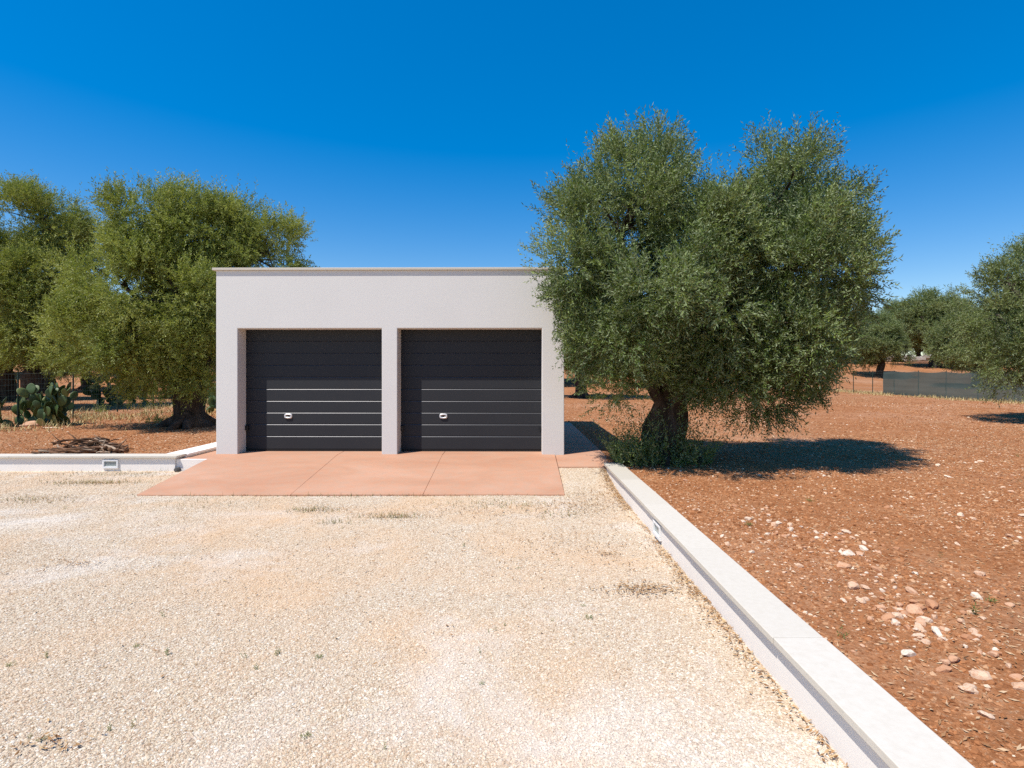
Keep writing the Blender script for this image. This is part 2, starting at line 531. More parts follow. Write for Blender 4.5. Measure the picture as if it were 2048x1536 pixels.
mb = MB(); V = [(x, y, z) for x in (0.685, 1.57) for y, z in ((9.1, 0.182), (9.78, SLAB - 0.004), (9.78, -0.1), (9.1, -0.1))]
mb.add(V, [(0, 4, 5, 1), (0, 3, 7, 4), (3, 2, 6, 7), (0, 1, 2, 3), (4, 7, 6, 5), (1, 5, 6, 2)])
mb.box(0.685, 1.57, 9.784, 16.2, 0.0, SLAB - 0.004)
mb.box(-6.0, -5.37, 9.70, 16.0, -0.1, 0.214)
tag(mb.obj('side_path', M_TERRA, bevel=0.006), kind='structure')

# ------------------------------------------------------------------ garage
ROT = math.radians(-0.55)
gar = empty('garage', (-5.385, 9.84, 0), ROT, 'white flat-roofed garage with two dark sectional doors', 'garage')
WL, DP, TOP = 6.225, 5.9, 3.562
RV = 0.30
op = [(0.388, 2.972), (3.250, 5.830)]; HEAD = 2.526
xs_ = [0, op[0][0], op[0][1], op[1][0], op[1][1], WL]
vid, V, Q = {}, [], []


def vv(x, y, z):
    k = (round(x, 4), round(y, 4), round(z, 4))
    if k not in vid: vid[k] = len(V); V.append(k)
    return vid[k]


def qd(*p): Q.append([vv(*a) for a in p])


for k in range(5):
    a, b = xs_[k], xs_[k + 1]
    qd((a, 0, HEAD), (b, 0, HEAD), (b, 0, TOP), (a, 0, TOP))
    if k in (0, 2, 4): qd((a, 0, 0), (b, 0, 0), (b, 0, HEAD), (a, 0, HEAD))
    else:
        qd((a, 0, HEAD), (a, RV, HEAD), (b, RV, HEAD), (b, 0, HEAD))
        qd((a, 0, 0), (a, RV, 0), (a, RV, HEAD), (a, 0, HEAD))
        qd((b, 0, 0), (b, 0, HEAD), (b, RV, HEAD), (b, RV, 0))
qd((0, 0, 0), (0, 0, HEAD), (0, DP, HEAD), (0, DP, 0)); qd((0, 0, HEAD), (0, 0, TOP), (0, DP, TOP), (0, DP, HEAD))
qd((WL, 0, 0), (WL, DP, 0), (WL, DP, HEAD), (WL, 0, HEAD)); qd((WL, 0, HEAD), (WL, DP, HEAD), (WL, DP, TOP), (WL, 0, TOP))
qd((0, DP, 0), (0, DP, TOP), (WL, DP, TOP), (WL, DP, 0))
me = np_mesh('wall', V, np.array(Q), M_WALL)
w = link('wall', me, gar)
b = w.modifiers.new('bevel', 'BEVEL'); b.width = 0.012; b.segments = 3; b.limit_method = 'ANGLE'; b.angle_limit = math.radians(50)
mb = MB(); mb.box(-0.055, WL + 0.055, -0.036, DP + 0.05, TOP + 0.002, TOP + 0.046)
mb.obj('roof', M_COPE, gar, bevel=0.005)


def garage_door(x0, x1):
    d = MB()
    zj = [0.36, 0.57, 0.789, 1.004, 1.220, 1.440, 1.658, 1.877, 2.097, 2.318]
    prof = [(0.05, 0.335), (0.0, 0.335)]
    edge = []
    for z in zj[1:]:
        prof += [(0.0, z - 0.016)]
        edge.append(len(prof) - 1)                       # sloping bevel along the top of the lower panel
        prof += [(0.0085, z - 0.004), (0.014, z - 0.002), (0.014, z + 0.002), (0.001, z + 0.004), (0.0, z + 0.006)]
    prof += [(0.0, 2.56), (0.05, 2.56)]
    prof = np.array(prof); n = len(prof)
    xa, xb = x0 - 0.03, x1 + 0.03
    V = np.concatenate([np.column_stack([np.full(n, xx), RV + 0.012 + prof[:, 0], prof[:, 1]]) for xx in (xa, xb)])
    q = [(k, n + k, n + k + 1, k + 1) for k in range(n - 1)]
    d.add(V, q)
    o = d.obj('garage_door', M_DOOR, gar)
    o.data.materials.append(M_EDGE)
    for k in edge: o.data.polygons[k].material_index = 1
    e = MB(); e.box(xa, xb, RV + 0.016, RV + 0.05, 0.286, 0.333)
    e.obj('bottom_seal', M_RUBBER, o)
    # escutcheon with dark grip recess
    hx, hz, hy = x0 + 0.78, 0.937, RV + 0.012
    h = MB(); nseg = 20; th = np.linspace(0, 2 * math.pi, nseg, endpoint=False)
    def ring(a, bb, y): return np.column_stack([hx + a * np.sign(np.cos(th)) * np.abs(np.cos(th)) ** 0.6, np.full(nseg, y), hz + bb * np.sign(np.sin(th)) * np.abs(np.sin(th)) ** 0.6])
    rr = [ring(0.074, 0.048, hy), ring(0.072, 0.046, hy - 0.014), ring(0.064, 0.039, hy - 0.022),
          np.column_stack([hx + 0.050 * np.cos(th), np.full(nseg, hy - 0.022), hz + 0.021 * np.sin(th)]),
          np.column_stack([hx + 0.046 * np.cos(th), np.full(nseg, hy - 0.004), hz + 0.018 * np.sin(th)])]
    V = np.concatenate(rr); q = [(r * nseg + k, r * nseg + (k + 1) % nseg, (r + 1) * nseg + (k + 1) % nseg, (r + 1) * nseg + k) for r in range(4) for k in range(nseg)]
    h.add(V, q)
    ho = h.obj('handle', M_CHROME, o, smooth=True)
    g = MB()
    V = np.concatenate([rr[4] + (0, -0.001, 0), [(hx, hy - 0.006, hz)]])
    g.add(V, None, [(k, (k + 1) % nseg, nseg) for k in range(nseg)])
    g.box(hx - 0.03, hx + 0.03, hy - 0.016, hy - 0.008, hz - 0.006, hz + 0.006)
    g.obj('keyhole', M_BLACK, o)
    return o


for (a, bb) in op: garage_door(a, bb)
for xx, sd in ((op[0][0], 1), (op[1][0], 1), (op[1][1], -1)):
    c = MB()
    x0, x1 = (xx + 0.002, xx + 0.055) if sd > 0 else (xx - 0.03, xx - 0.002)
    c.box(x0, x1, RV - 0.05, RV + 0.008, 0.675, 0.765)
    c.obj('photocell', M_BLACK, gar, bevel=0.006)


# ------------------------------------------------------------------ low walls
def wall_light(par, c, axis):
    f, l = MB(), MB()
    a, hh, t = 0.135, 0.075, 0.026
    def bx(m, u0, u1, w0, w1, d0, d1):
        if axis == 'y': m.box(c[0] + u0, c[0] + u1, c[1] - d1, c[1] - d0, c[2] + w0, c[2] + w1)
        else: m.box(c[0] - d1, c[0] - d0, c[1] + u0, c[1] + u1, c[2] + w0, c[2] + w1)
    bx(f, -a, a, -hh, -hh + 0.034, 0, t); bx(f, -a, a, hh - 0.026, hh, 0, t)
    bx(f, -a, -a + 0.026, -hh + 0.0345, hh - 0.0265, 0, t); bx(f, a - 0.026, a, -hh + 0.0345, hh - 0.0265, 0, t)
    o = f.obj('wall_light', M_LITE, par, bevel=0.003)
    bx(l, -a + 0.027, a - 0.027, -hh + 0.035, hh - 0.027, 0.001, 0.006)
    l.obj('lens', M_GLASSY, o)


rw = empty('low_wall', (0, 0, 0), 0, 'long low white wall with stone coping running along the red field', 'wall')
mb = MB(); mb.box(1.445, 1.655, -2.5, 8.88, -0.3, 0.237)
mb.obj('wall', M_LOW, rw, bevel=0.004)
mb = MB(); yb = [8.91, 7.50, 6.08, 4.55, 3.02, 1.55, 0.1, -1.3, -2.6]
for k in range(len(yb) - 1):
    dx = random.uniform(-0.003, 0.003); dz = random.uniform(-0.0015, 0.0015)
    mb.box(1.405 + dx, 1.686 + dx, yb[k + 1] + 0.0025, yb[k] - 0.0025, 0.239, 0.278 + dz, tint=[0.75, 0.28, 0.12, 0.22, 0.05, 0.12, 0.3, 0.1][k])
mb.obj('coping', M_COPE, rw, bevel=0.004)
wall_light(rw, (1.445, 5.62, 0.125), 'x')

lw = empty('low_wall', (0, 0, 0), 0, 'low white wall with flat coping in front of the firewood and left olive', 'wall')
mb = MB(); mb.box(-22, -5.98, 9.62, 9.84, -0.3, 0.246)
mb.obj('wall', M_LOW, lw, bevel=0.004)
mb = MB(); xb = [-5.93, -7.4, -8.85, -10.3, -11.75, -13.2, -14.7, -16.2, -17.7, -19.2, -20.7, -22]
for k in range(len(xb) - 1):
    mb.box(xb[k + 1] + 0.002, xb[k] - 0.002, 9.58, 9.87, 0.248, 0.283 + random.uniform(-0.001, 0.001), tint=random.uniform(0.05, 0.3))
mb.obj('coping', M_COPE, lw, bevel=0.004)
mb = MB(); mb.box(-6.30, -5.90, 9.875, 15.5, 0.248, 0.284, tint=0.0)
mb.box(-6.27, -5.93, 9.845, 15.5, -0.1, 0.247, tint=0)
mb.obj('return_wall', M_LOW, lw, bevel=0.004)
mb = MB(); mb.box(-5.978, -5.365, 9.645, 9.698, -0.3, 0.216)
mb.obj('plinth', M_LOW, lw, bevel=0.003)
wall_light(lw, (-7.10, 9.62, 0.138), 'y')
mb = MB(); t = np.linspace(0, 1, 3)
mb.tube(np.column_stack([np.full(3, -5.93), 9.56 + 0.1 * t, np.full(3, 0.045)]), 0.038, 14)
mb.tube(np.column_stack([np.full(2, -5.93), [9.552, 9.558], np.full(2, 0.045)]), 0.026, 12)
tag(mb.obj('drain_pipe', M_PIPE, bevel=0.003), 'short grey drain pipe stub at the foot of the white wall', 'pipe')

# ------------------------------------------------------------------ scattered stuff
OCT_F = np.array([(0, 2, 4), (2, 1, 4), (1, 3, 4), (3, 0, 4), (2, 0, 5), (1, 2, 5), (3, 1, 5), (0, 3, 5)])


def pebbles(P, r, flat=0.6, jit=0.3):
    n = len(P)
    base = np.array([(1, 0, 0), (-1, 0, 0), (0, 1, 0), (0, -1, 0), (0, 0, 1), (0, 0, -1)], float)
    B = base[None] * (1 + jit * (rng.random((n, 6, 1)) - 0.5) * 2) + jit * 0.7 * (rng.random((n, 6, 3)) - 0.5)
    B *= r[:, None, None]
    B[:, :, 0] *= (0.8 + 0.7 * rng.random(n))[:, None]; B[:, :, 2] *= flat
    a = rng.random(n) * 6.283; c, s = np.cos(a)[:, None], np.sin(a)[:, None]
    x, y = B[:, :, 0] * c - B[:, :, 1] * s, B[:, :, 0] * s + B[:, :, 1] * c
    tilt = (rng.random(n) - 0.5)[:, None] * 0.9
    z = B[:, :, 2] + x * tilt * 0.5
    V = np.stack([x, y, z], -1) + P[:, None, :]
    Fc = (OCT_F[None] + (np.arange(n) * 6)[:, None, None]).reshape(-1, 3)
    return V.reshape(-1, 3), Fc


def flakes(P, L, Wd, tiltmax=0.5):
    n = len(P)
    a = rng.random(n) * 6.283
    d = np.stack([np.cos(a), np.sin(a), (rng.random(n) - 0.5) * tiltmax * 2], -1); d = unit(d)
    up = unit(np.stack([(rng.random(n) - 0.5) * 1.2, (rng.random(n) - 0.5) * 1.2, np.ones(n)], -1))
    s = unit(np.cross(d, up))
    L = L[:, None]; Wd = Wd[:, None]
    V = np.stack([P - d * L / 2, P + s * Wd / 2, P + d * L / 2, P - s * Wd / 2], 1)
    V[:, :, 2] = np.maximum(V[:, :, 2], P[:, None, 2] - 0.002)
    return V.reshape(-1, 3), (np.arange(n * 4).reshape(n, 4))


def blades(P, H, Wd, lean=0.5):
    n = len(P)
    a = rng.random(n) * 6.283; ln = rng.random(n) * lean
    d = np.stack([np.cos(a) * ln, np.sin(a) * ln, np.ones(n)], -1); d = unit(d)
    s = unit(np.stack([-np.sin(a + 0.7 * rng.random(n)), np.cos(a), np.zeros(n)], -1))
    H = H[:, None]; Wd = Wd[:, None]
    mid = P + d * H * 0.55; tip = mid + unit(d + np.stack([np.cos(a) * ln, np.sin(a) * ln, -ln * 0.4], -1)) * H * 0.5
    V = np.stack([P - s * Wd / 2, P + s * Wd / 2, mid + s * Wd * 0.35, tip, mid - s * Wd * 0.35], 1)
    q = (np.arange(n)[:, None] * 5 + np.array([[0, 1, 2, 4]])); t = (np.arange(n)[:, None] * 5 + np.array([[4, 2, 3]]))
    return V.reshape(-1, 3), [q, t]


def in_frustum(n, y0, y1, power=1.0, margin=0.3, xlim=(-99, 99)):
    """random ground points between two distances over the width the lens can see (and a bit more)"""
    y = y0 + (y1 - y0) * rng.random(n) ** power
    x = (-1.02 * y - margin) + (2.04 * y + 2 * margin) * rng.random(n)
    k = (x > xlim[0]) & (x < xlim[1])
    return x[k], y[k]


# gravel chips
x1, y1 = in_frustum(430000, 2.0, 9.55, 1.35, 0.4, (-12, 1.43))
keep = ~((x1 > -5.38) & (y1 > 7.74) & (x1 < 0.68)) & ~((x1 > 0.6) & (y1 > 9.1)) & ~((x1 > -5.4) & (x1 < 0.6) & (y1 > 9.3))
dust = vnoise(x1, y1, 0.9, 4)
keep &= rng.random(len(x1)) < np.clip(1.35 - dust * 1.0, 0.15, 1)
x1, y1 = x1[keep], y1[keep]
r = 0.0030 + 0.0062 * rng.random(len(x1)) ** 2.4 + 0.0006 * y1 * rng.random(len(x1))
P = np.stack([x1, y1, gravel_h(x1, y1) + r * 0.15], -1)
V, Fc = pebbles(P, r)
tag(link('gravel', np_mesh('gravel', V, Fc, M_PEB, np.repeat(rng.random(len(x1)), 6))), kind='stuff')

# clods, pebbles and chips over the red soil
def soil_points(n, y0, y1, power, xlim):
    x, y = in_frustum(n, y0, y1, power, 1.0, xlim)
    k = ~((x < 1.72) & (y < 9.95)) & ~((x > -6.35) & (x < 1.62) & (y < 16.3))
    return x[k], y[k]


xa, ya = soil_points(330000, 1.8, 26, 1.9, (-26, 25))
band = fbm(xa, ya, 1.6, 3, 12)
k = rng.random(len(xa)) < np.clip((band - 0.22) * 2.2, 0.08, 1)
xa, ya, band = xa[k], ya[k], band[k]
r = 0.004 + 0.011 * rng.random(len(xa)) ** 2.5 + 0.0008 * ya * rng.random(len(xa))
P = np.stack([xa, ya, soil_base(xa, ya) + r * 0.1], -1)
V, Fc = pebbles(P, r, 0.6, 0.4)
tn = np.clip(0.45 + 0.27 * rng.standard_normal(len(xa)) + 0.25 * (band - 0.5), 0, 1)
tn = np.repeat(tn, 6)


def lumps(P, r, flat=0.6):
    """18-point lumps, knobbly and turned at random"""
    b = [(1, 0, 0), (-1, 0, 0), (0, 1, 0), (0, -1, 0), (0, 0, 1), (0, 0, -1)]
    mid, Fq = {}, []
    b = [np.array(p, float) for p in b]
    def m_(i, j):
        k = (min(i, j), max(i, j))
        if k not in mid: b.append((b[i] + b[j]) / np.linalg.norm(b[i] + b[j])); mid[k] = len(b) - 1
        return mid[k]
    for i, j, k in OCT_F:
        a_, b_, c_ = m_(i, j), m_(j, k), m_(k, i)
        Fq += [(i, a_, c_), (a_, j, b_), (c_, b_, k), (a_, b_, c_)]
    base = np.array(b); n = len(P)
    B = base[None] * (1 + 0.22 * rng.standard_normal((n, 18, 1)).clip(-1.6, 1.6)) * r[:, None, None]
    B[:, :, 0] *= (0.8 + 0.6 * rng.random(n))[:, None]; B[:, :, 2] *= flat
    a = rng.random(n) * 6.283; c, s_ = np.cos(a)[:, None], np.sin(a)[:, None]
    V = np.stack([B[:, :, 0] * c - B[:, :, 1] * s_, B[:, :, 0] * s_ + B[:, :, 1] * c, B[:, :, 2]], -1) + P[:, None, :]
    return V.reshape(-1, 3), (np.array(Fq)[None] + (np.arange(n) * 18)[:, None, None]).reshape(-1, 3)


xb, yb_ = soil_points(60000, 1.8, 24, 1.7, (-24, 24))
bd = fbm(xb, yb_, 1.3, 3, 51)
kk = rng.random(len(xb)) < np.clip((bd - 0.36) * 3.2, 0.10, 1)
xb, yb_, bd = xb[kk], yb_[kk], bd[kk]
rb = 0.007 + 0.015 * rng.random(len(xb)) ** 3 + 0.0006 * yb_
V2, F2 = lumps(np.stack([xb, yb_, soil_base(xb, yb_) + rb * 0.05], -1), rb)
t2 = np.clip(0.40 + 0.26 * rng.standard_normal(len(xb)), 0, 1)
F2 = F2 + len(V); V = np.concatenate([V, V2]); tn = np.concatenate([tn, np.repeat(t2, 18)])
tag(link('soil_clods', np_mesh('soil_clods', V, [Fc, F2], M_SCLOD, tn)), kind='stuff')

xa, ya = soil_points(240000, 2.2, 34, 1.5, (-26, 30))
band = fbm(xa, ya, 3.0, 3, 21)
k = rng.random(len(xa)) < np.clip((band - 0.35) * 2.2 + (xa < 0) * 0.5, 0.16, 1) * np.clip(0.35 + ya / 14, 0, 1)
xa, ya = xa[k], ya[k]
P = np.stack([xa, ya, soil_base(xa, ya) + 0.006], -1)
V, Fc = flakes(P, 0.012 + 0.04 * rng.random(len(xa)) ** 1.6 + 0.0012 * ya, 0.005 + 0.009 * rng.random(len(xa)) + 0.0004 * ya)
tag(link('wood_chips', np_mesh('wood_chips', V, Fc, M_CHIP, np.repeat(rng.random(len(xa)), 4))), kind='stuff')

# brown leaf litter in the angle of the wall and in drifts on the gravel
def drift(cx_, cy_, sx, sy, n):
    return cx_ + sx * rng.standard_normal(n), cy_ + sy * rng.standard_normal(n)


pts = [(1.435 - np.abs(0.055 * rng.standard_normal(5200)), 2.2 + 6.8 * rng.random(5200) ** 0.8)]
k = rng.random(len(pts[0][0])) < np.clip(fbm(pts[0][1], pts[0][0] * 3, 0.35, 4, 3) * 2.6 - 0.85, 0.04, 1) * 0.75
pts = [(pts[0][0][k], pts[0][1][k])]
for (px, py, sx, sy, n) in ((1290, 1180, 0.16, 0.08, 330), (1215, 1110, 0.07, 0.05, 60), (1210, 990, 0.25, 0.2, 260), (780, 1032, 0.22, 0.08, 170), (640, 1020, 0.25, 0.12, 150),
                            (1000, 1020, 0.8, 0.25, 600), (150, 1130, 0.12, 0.06, 60), (90, 1000, 0.3, 0.12, 160), (180, 968, 0.35, 0.10, 220), (100, 1490, .1, .05, 50), (1180, 1010, 0.4, 0.3, 900), (1150, 1090, 0.6, 0.5, 600), (620, 1120, 2.0, 0.9, 500), (700, 991, 1.7, 0.025, 420), (200, 947, 1.0, 0.03, 160)):
    g = G(px, py, 0.0); pts.append(drift(g[0], g[1], sx, sy, n))
xa = np.concatenate([p[0] for p in pts]); ya = np.concatenate([p[1] for p in pts])
k = (xa < 1.44) & (ya < 9.6) & ~((xa > -5.4) & (xa < 0.69) & (ya > 7.74)) & ~((xa > 0.6) & (ya > 9.1))
xa, ya = xa[k], ya[k]
P = np.stack([xa, ya, gravel_h(xa, ya) + 0.012 + 0.01 * rng.random(len(xa))], -1)
V, Fc = flakes(P, 0.018 + 0.03 * rng.random(len(xa)), 0.005 + 0.008 * rng.random(len(xa)))
tag(link('leaf_litter', np_mesh('leaf_litter', V, Fc, M_LITTER, np.repeat(rng.random(len(xa)), 4))), kind='stuff')

# sparse half-dry grass on the gravel
pts = []
for (px, py, sx, sy, n) in ((190, 966, 0.38, 0.09, 420), (60, 1000, 0.3, 0.12, 120), (250, 950, 0.9, 0.08, 260), (620, 1022, 0.18, 0.07, 120), (780, 1034, 0.18, 0.05, 140), (300, 944, 1.2, 0.03, 200),
                            (1000, 1010, 0.5, 0.12, 150), (700, 992, 1.6, 0.03, 420), (680, 1045, 0.15, 0.06, 60), (1120, 1030, 0.25, 0.12, 90), (420, 1010, 0.6, 0.15, 80)):
    g = G(px, py, 0.0); pts.append(drift(g[0], g[1], sx, sy, n))
xa = np.concatenate([p[0] for p in pts]); ya = np.concatenate([p[1] for p in pts])
k = (xa < 1.44) & (ya < 9.6) & ~((xa > -5.4) & (xa < 0.69) & (ya > 7.74)) & ~((xa > -6.1) & (ya > 9.3))
xa, ya = xa[k], ya[k]
P = np.stack([xa, ya, gravel_h(xa, ya)], -1)
V, Fc = blades(P, 0.02 + 0.06 * rng.random(len(xa)), 0.004 + 0.004 * rng.random(len(xa)), 1.2)
tag(link('sparse_grass', np_mesh('sparse_grass', V, Fc, M_SPARSE, np.repeat(rng.random(len(xa)), 5))), kind='stuff')

# straw-coloured grass along both fences
xa = np.concatenate([-14.2 + 1.1 * rng.standard_normal(9000), 23 + 0.8 * rng.standard_normal(9000), -9.5 + 2.5 * rng.standard_normal(2600)])
ya = np.concatenate([14.0 + 14 * rng.random(9000), 20 + 28 * rng.random(9000), 19.5 + 1.6 * rng.standard_normal(2600)])
k = vnoise(xa, ya, 0.8, 6) > 0.38
xa, ya = xa[k], ya[k]
P = np.stack([xa, ya, soil_base(xa, ya)], -1)
V, Fc = blades(P, 0.06 + 0.2 * rng.random(len(xa)) ** 1.6, 0.012 + 0.014 * rng.random(len(xa)), 1.3)
tag(link('dry_grass', np_mesh('dry_grass', V, Fc, M_DRYGRASS, np.repeat(rng.random(len(xa)), 5))), kind='stuff')

# ------------------------------------------------------------------ rocks
import bmesh


def rock_mesh(seed, sub=2, flat=0.65):
    r_ = random.Random(seed)
    bm = bmesh.new(); bmesh.ops.create_icosphere(bm, subdivisions=sub, radius=1)
    cuts = [(Vector((r_.gauss(0, 1), r_.gauss(0, 1), r_.gauss(0, 1))).normalized(), r_.uniform(0.55, 0.85)) for _ in range(9)]
    for v in bm.verts:
        p = v.co.copy()
        for n, d in cuts:
            e = p.dot(n) - d
            if e > 0: p -= n * e * 0.9
        p *= 1 + 0.10 * math.sin(5 * p.x + seed) * math.sin(4 * p.y + 2 * seed) + 0.05 * r_.uniform(-1, 1)
        v.co = Vector((p.x * 1.15, p.y * 0.9, p.z * flat))
    for f in bm.faces: f.smooth = False
    me = bpy.data.meshes.new('rock'); bm.to_mesh(me); bm.free()
    me.materials.append(M_ROCK)
    return me


ROCKS = [rock_mesh(s) for s in range(7)]
rr = random.Random(3)
spots = []
line = [G(1490, 1020), G(1560, 1055), G(1700, 1075), G(1720, 1130), G(1790, 1210), G(1880, 1265), G(1960, 1310), G(2060, 1390)]
while len(spots) < 260:
    u = rr.random()
    if u < 0.42:
        k = rr.randrange(len(line) - 1); f = rr.random()
        p = line[k] * (1 - f) + line[k + 1] * f
        sg = 0.15
        x, y = p[0] + rr.gauss(0, sg), p[1] + rr.gauss(0, sg)
        s = rr.uniform(0.011, 0.024) + 0.028 * rr.random() ** 3
    else:
        y = 3.0 + 8.5 * rr.random() ** 1.3; x = rr.uniform(1.8, 0.95 * y + 0.3) if 0.95 * y > 1.8 else 0
        if rr.random() > vnoise(x, y, 1.3, 15) * 1.5 - 0.1: continue
        s = rr.uniform(0.011, 0.022) + 0.028 * rr.random() ** 3
    if x < 1.74 or x > 0.94 * y + 0.05 or y < 2.6: continue
    spots.append((x, y, s))
spots += [(*G(px, py)[:2], s * 0.8) for px, py, s in ((1952, 1192, .044), (1843, 1240, .05), (1790, 1238, .04), (1760, 1205, .036), (1745, 1062, .034), (1757, 1102, .034), (1470, 1010, .04), (1855, 985, .042), (1915, 1085, .03),
                                               (1960, 1145, .045), (2020, 1070, .05), (1610, 1091, .032), (1560, 996, .03), (1885, 1330, .04), (1845, 1255, .03), (2020, 1205, .035), (1925, 1222, .03), (1972, 1420, .03))]
for n, (x, y, s) in enumerate(spots):
    o = link('loose_rock', ROCKS[n % 7], None, (x, y, float(soil_base(x, y)) + s * 0.18))
    o.scale = (s * rr.uniform(0.85, 1.3), s * rr.uniform(0.85, 1.2), s * rr.uniform(0.7, 1.1))
    o.rotation_euler = (rr.gauss(0, 0.25), rr.gauss(0, 0.25), rr.random() * 6.28)
    tag(o, 'small pale limestone rock lying loose on the red soil right of the coping', 'rock', 'loose rocks on the red field')
for px, py, s, f, lab in ((62, 853, (0.22, 0.15, 0.15), 0, 'rounded brown boulder at the foot of the prickly pear'), (103, 857, (0.19, 0.16, 0.03), 3, 'flat cream stone slab lying on the soil near the fence'),
                          (42, 854, (0.07, 0.06, 0.05), 2, 'small white stone beside the brown boulder'), (12, 858, (0.14, 0.10, 0.05), 4, 'low pinkish stone left of the small white stone')):
    g = G(px, py, 0.23)
    o = link('rock', ROCKS[f], None, (g[0], g[1], 0.24 + s[2] * 0.35)); o.scale = s; o.rotation_euler = (0.1, 0, f)
    tag(o, lab, 'rock')

# ------------------------------------------------------------------ foliage
def leaf_quads(P, D, L, Wd):
    n = len(P)
    r_ = rng.standard_normal((n, 3)); s = unit(np.cross(D, r_)); nm = np.cross(s, D)
    L = L[:, None]; Wd = Wd[:, None]
    m = P + D * L * 0.45 + nm * L * 0.05
    V = np.stack([P, m + s * Wd / 2, P + D * L, m - s * Wd / 2], 1)
    return V.reshape(-1, 3)


def shoots_to_leaves(start, d, ln, K, L, Wd, bend, shoot_tint, spread=0.75):
    """leaf pairs set spirally along each shoot"""
    M = len(start)
    t = (np.arange(K) + 0.6) / K
    ref = unit(np.cross(d, rng.standard_normal((M, 3)))); ref2 = np.cross(d, ref)
    pos = start[:, None] + d[:, None] * (ln[:, None] * t)[..., None] + bend[:, None] * (ln[:, None] * t ** 2)[..., None]
    ang = (np.arange(K) * 2.4)[None] + rng.random((M, 1)) * 6.28
    perp = np.cos(ang)[..., None] * ref[:, None] + np.sin(ang)[..., None] * ref2[:, None]
    ld = unit(d[:, None] * 0.75 + perp * spread + bend[:, None] * 0.5 + 0.25 * rng.standard_normal((M, K, 3)))
    n = M * K
    LL = L * (0.7 + 0.6 * rng.random(n)); WW = Wd * (0.75 + 0.5 * rng.random(n))
    V = leaf_quads(pos.reshape(-1, 3), ld.reshape(-1, 3), LL, WW)
    tn = np.clip(np.repeat(shoot_tint, K) + 0.16 * rng.standard_normal(n), 0, 1)
    return V, np.repeat(tn, 4)


def crown_mesh(name, lobes, mat, clumps_per_m2, shoots, K, L, Wd, clump_r=0.34, slen=0.38, up=0.25, keep=None, wisps=0.0, gaps=0.0):
    lobes = np.asarray(lobes, float)
    C, R = lobes[:, :3], lobes[:, 3:6]
    cs, outs = [], []
    for c, r in zip(C, R):
        area = 4 * math.pi * (((r[0] * r[1]) ** 1.6 + (r[0] * r[2]) ** 1.6 + (r[1] * r[2]) ** 1.6) / 3) ** (1 / 1.6)
        n = int(area * clumps_per_m2)
        d = unit(rng.standard_normal((n, 3)))
        rho = 1 - 0.55 * rng.random(n) ** 1.8
        p = c + d * r * rho[:, None]
        # drop most of what lies deep inside a neighbour
        q = np.min(np.linalg.norm((p[:, None] - C[None]) / R[None], axis=2), axis=1)
        ok = (q > 0.62) | (rng.random(n) < 0.45)
        if gaps:
            g = fbm(p[:, 0] + p[:, 1], p[:, 2], 0.9, 2, 31)
            ok &= g > gaps * 0.5
        cs.append(p[ok]); outs.append(unit(d / r)[ok])
    cs = np.concatenate(cs); outs = np.concatenate(outs)
    if keep is not None:
        k = keep(cs); cs, outs = cs[k], outs[k]
    n = len(cs)
    size = 0.65 + 0.7 * rng.random(n)
    ct = np.clip(0.5 + 0.20 * rng.standard_normal(n), 0, 1)
    o = np.repeat(outs, shoots, 0)
    d0 = unit(rng.standard_normal((n * shoots, 3)) + 0.55 * o)
    rad = clump_r * np.repeat(size, shoots) * (0.25 + 0.75 * rng.random(n * shoots))
    start = np.repeat(cs, shoots, 0) + d0 * rad[:, None] * np.array((1.0, 1.0, 0.95))
    d = unit(d0 * 0.75 + o * 0.35 + np.array((0, 0, up * 1.3)) + 0.3 * rng.standard_normal((n * shoots, 3)))
    ln = slen * (0.55 + 0.9 * rng.random(n * shoots))
    topness = np.clip(o[:, 2], 0, 1)
    if wisps:
        w_ = (rng.random(n * shoots) < wisps) & (topness > 0.3)
        d[w_] = unit(d[w_] * 0.4 + np.array((0, 0, 1.0))); ln[w_] *= 1.7
    bend = np.stack([np.zeros_like(ln), np.zeros_like(ln), np.where(o[:, 2] > -0.2, 0.12, -0.35)], -1)
    V, tn = shoots_to_leaves(start, d, ln, K, L, Wd, bend, np.repeat(ct, shoots))
    if keep is not None:
        k = keep(V.reshape(-1, 4, 3)[:, 2]); V = V.reshape(-1, 4, 3)[k].reshape(-1, 3); tn = tn.reshape(-1, 4)[k].ravel()
    print('CROWN', len(V) // 4)
    return np_mesh(name, V, np.arange(len(V)).reshape(-1, 4), mat, tn), cs


def curve(a, b, n=8, sag=0.0, wob=0.08, r_=None):
    r_ = r_ or np.random.default_rng(0)
    a, b = np.asarray(a, float), np.asarray(b, float)
    t = np.linspace(0, 1, n)[:, None]
    L = np.linalg.norm(b - a)
    p = a + (b - a) * t
    off = r_.standard_normal((2, 3)) * wob * L
    p = p + np.sin(t * math.pi) * off[0] + np.sin(t * 2 * math.pi) * off[1] * 0.5
    p[:, 2] += (np.sin(t * math.pi) * sag)[:, 0]
    return p


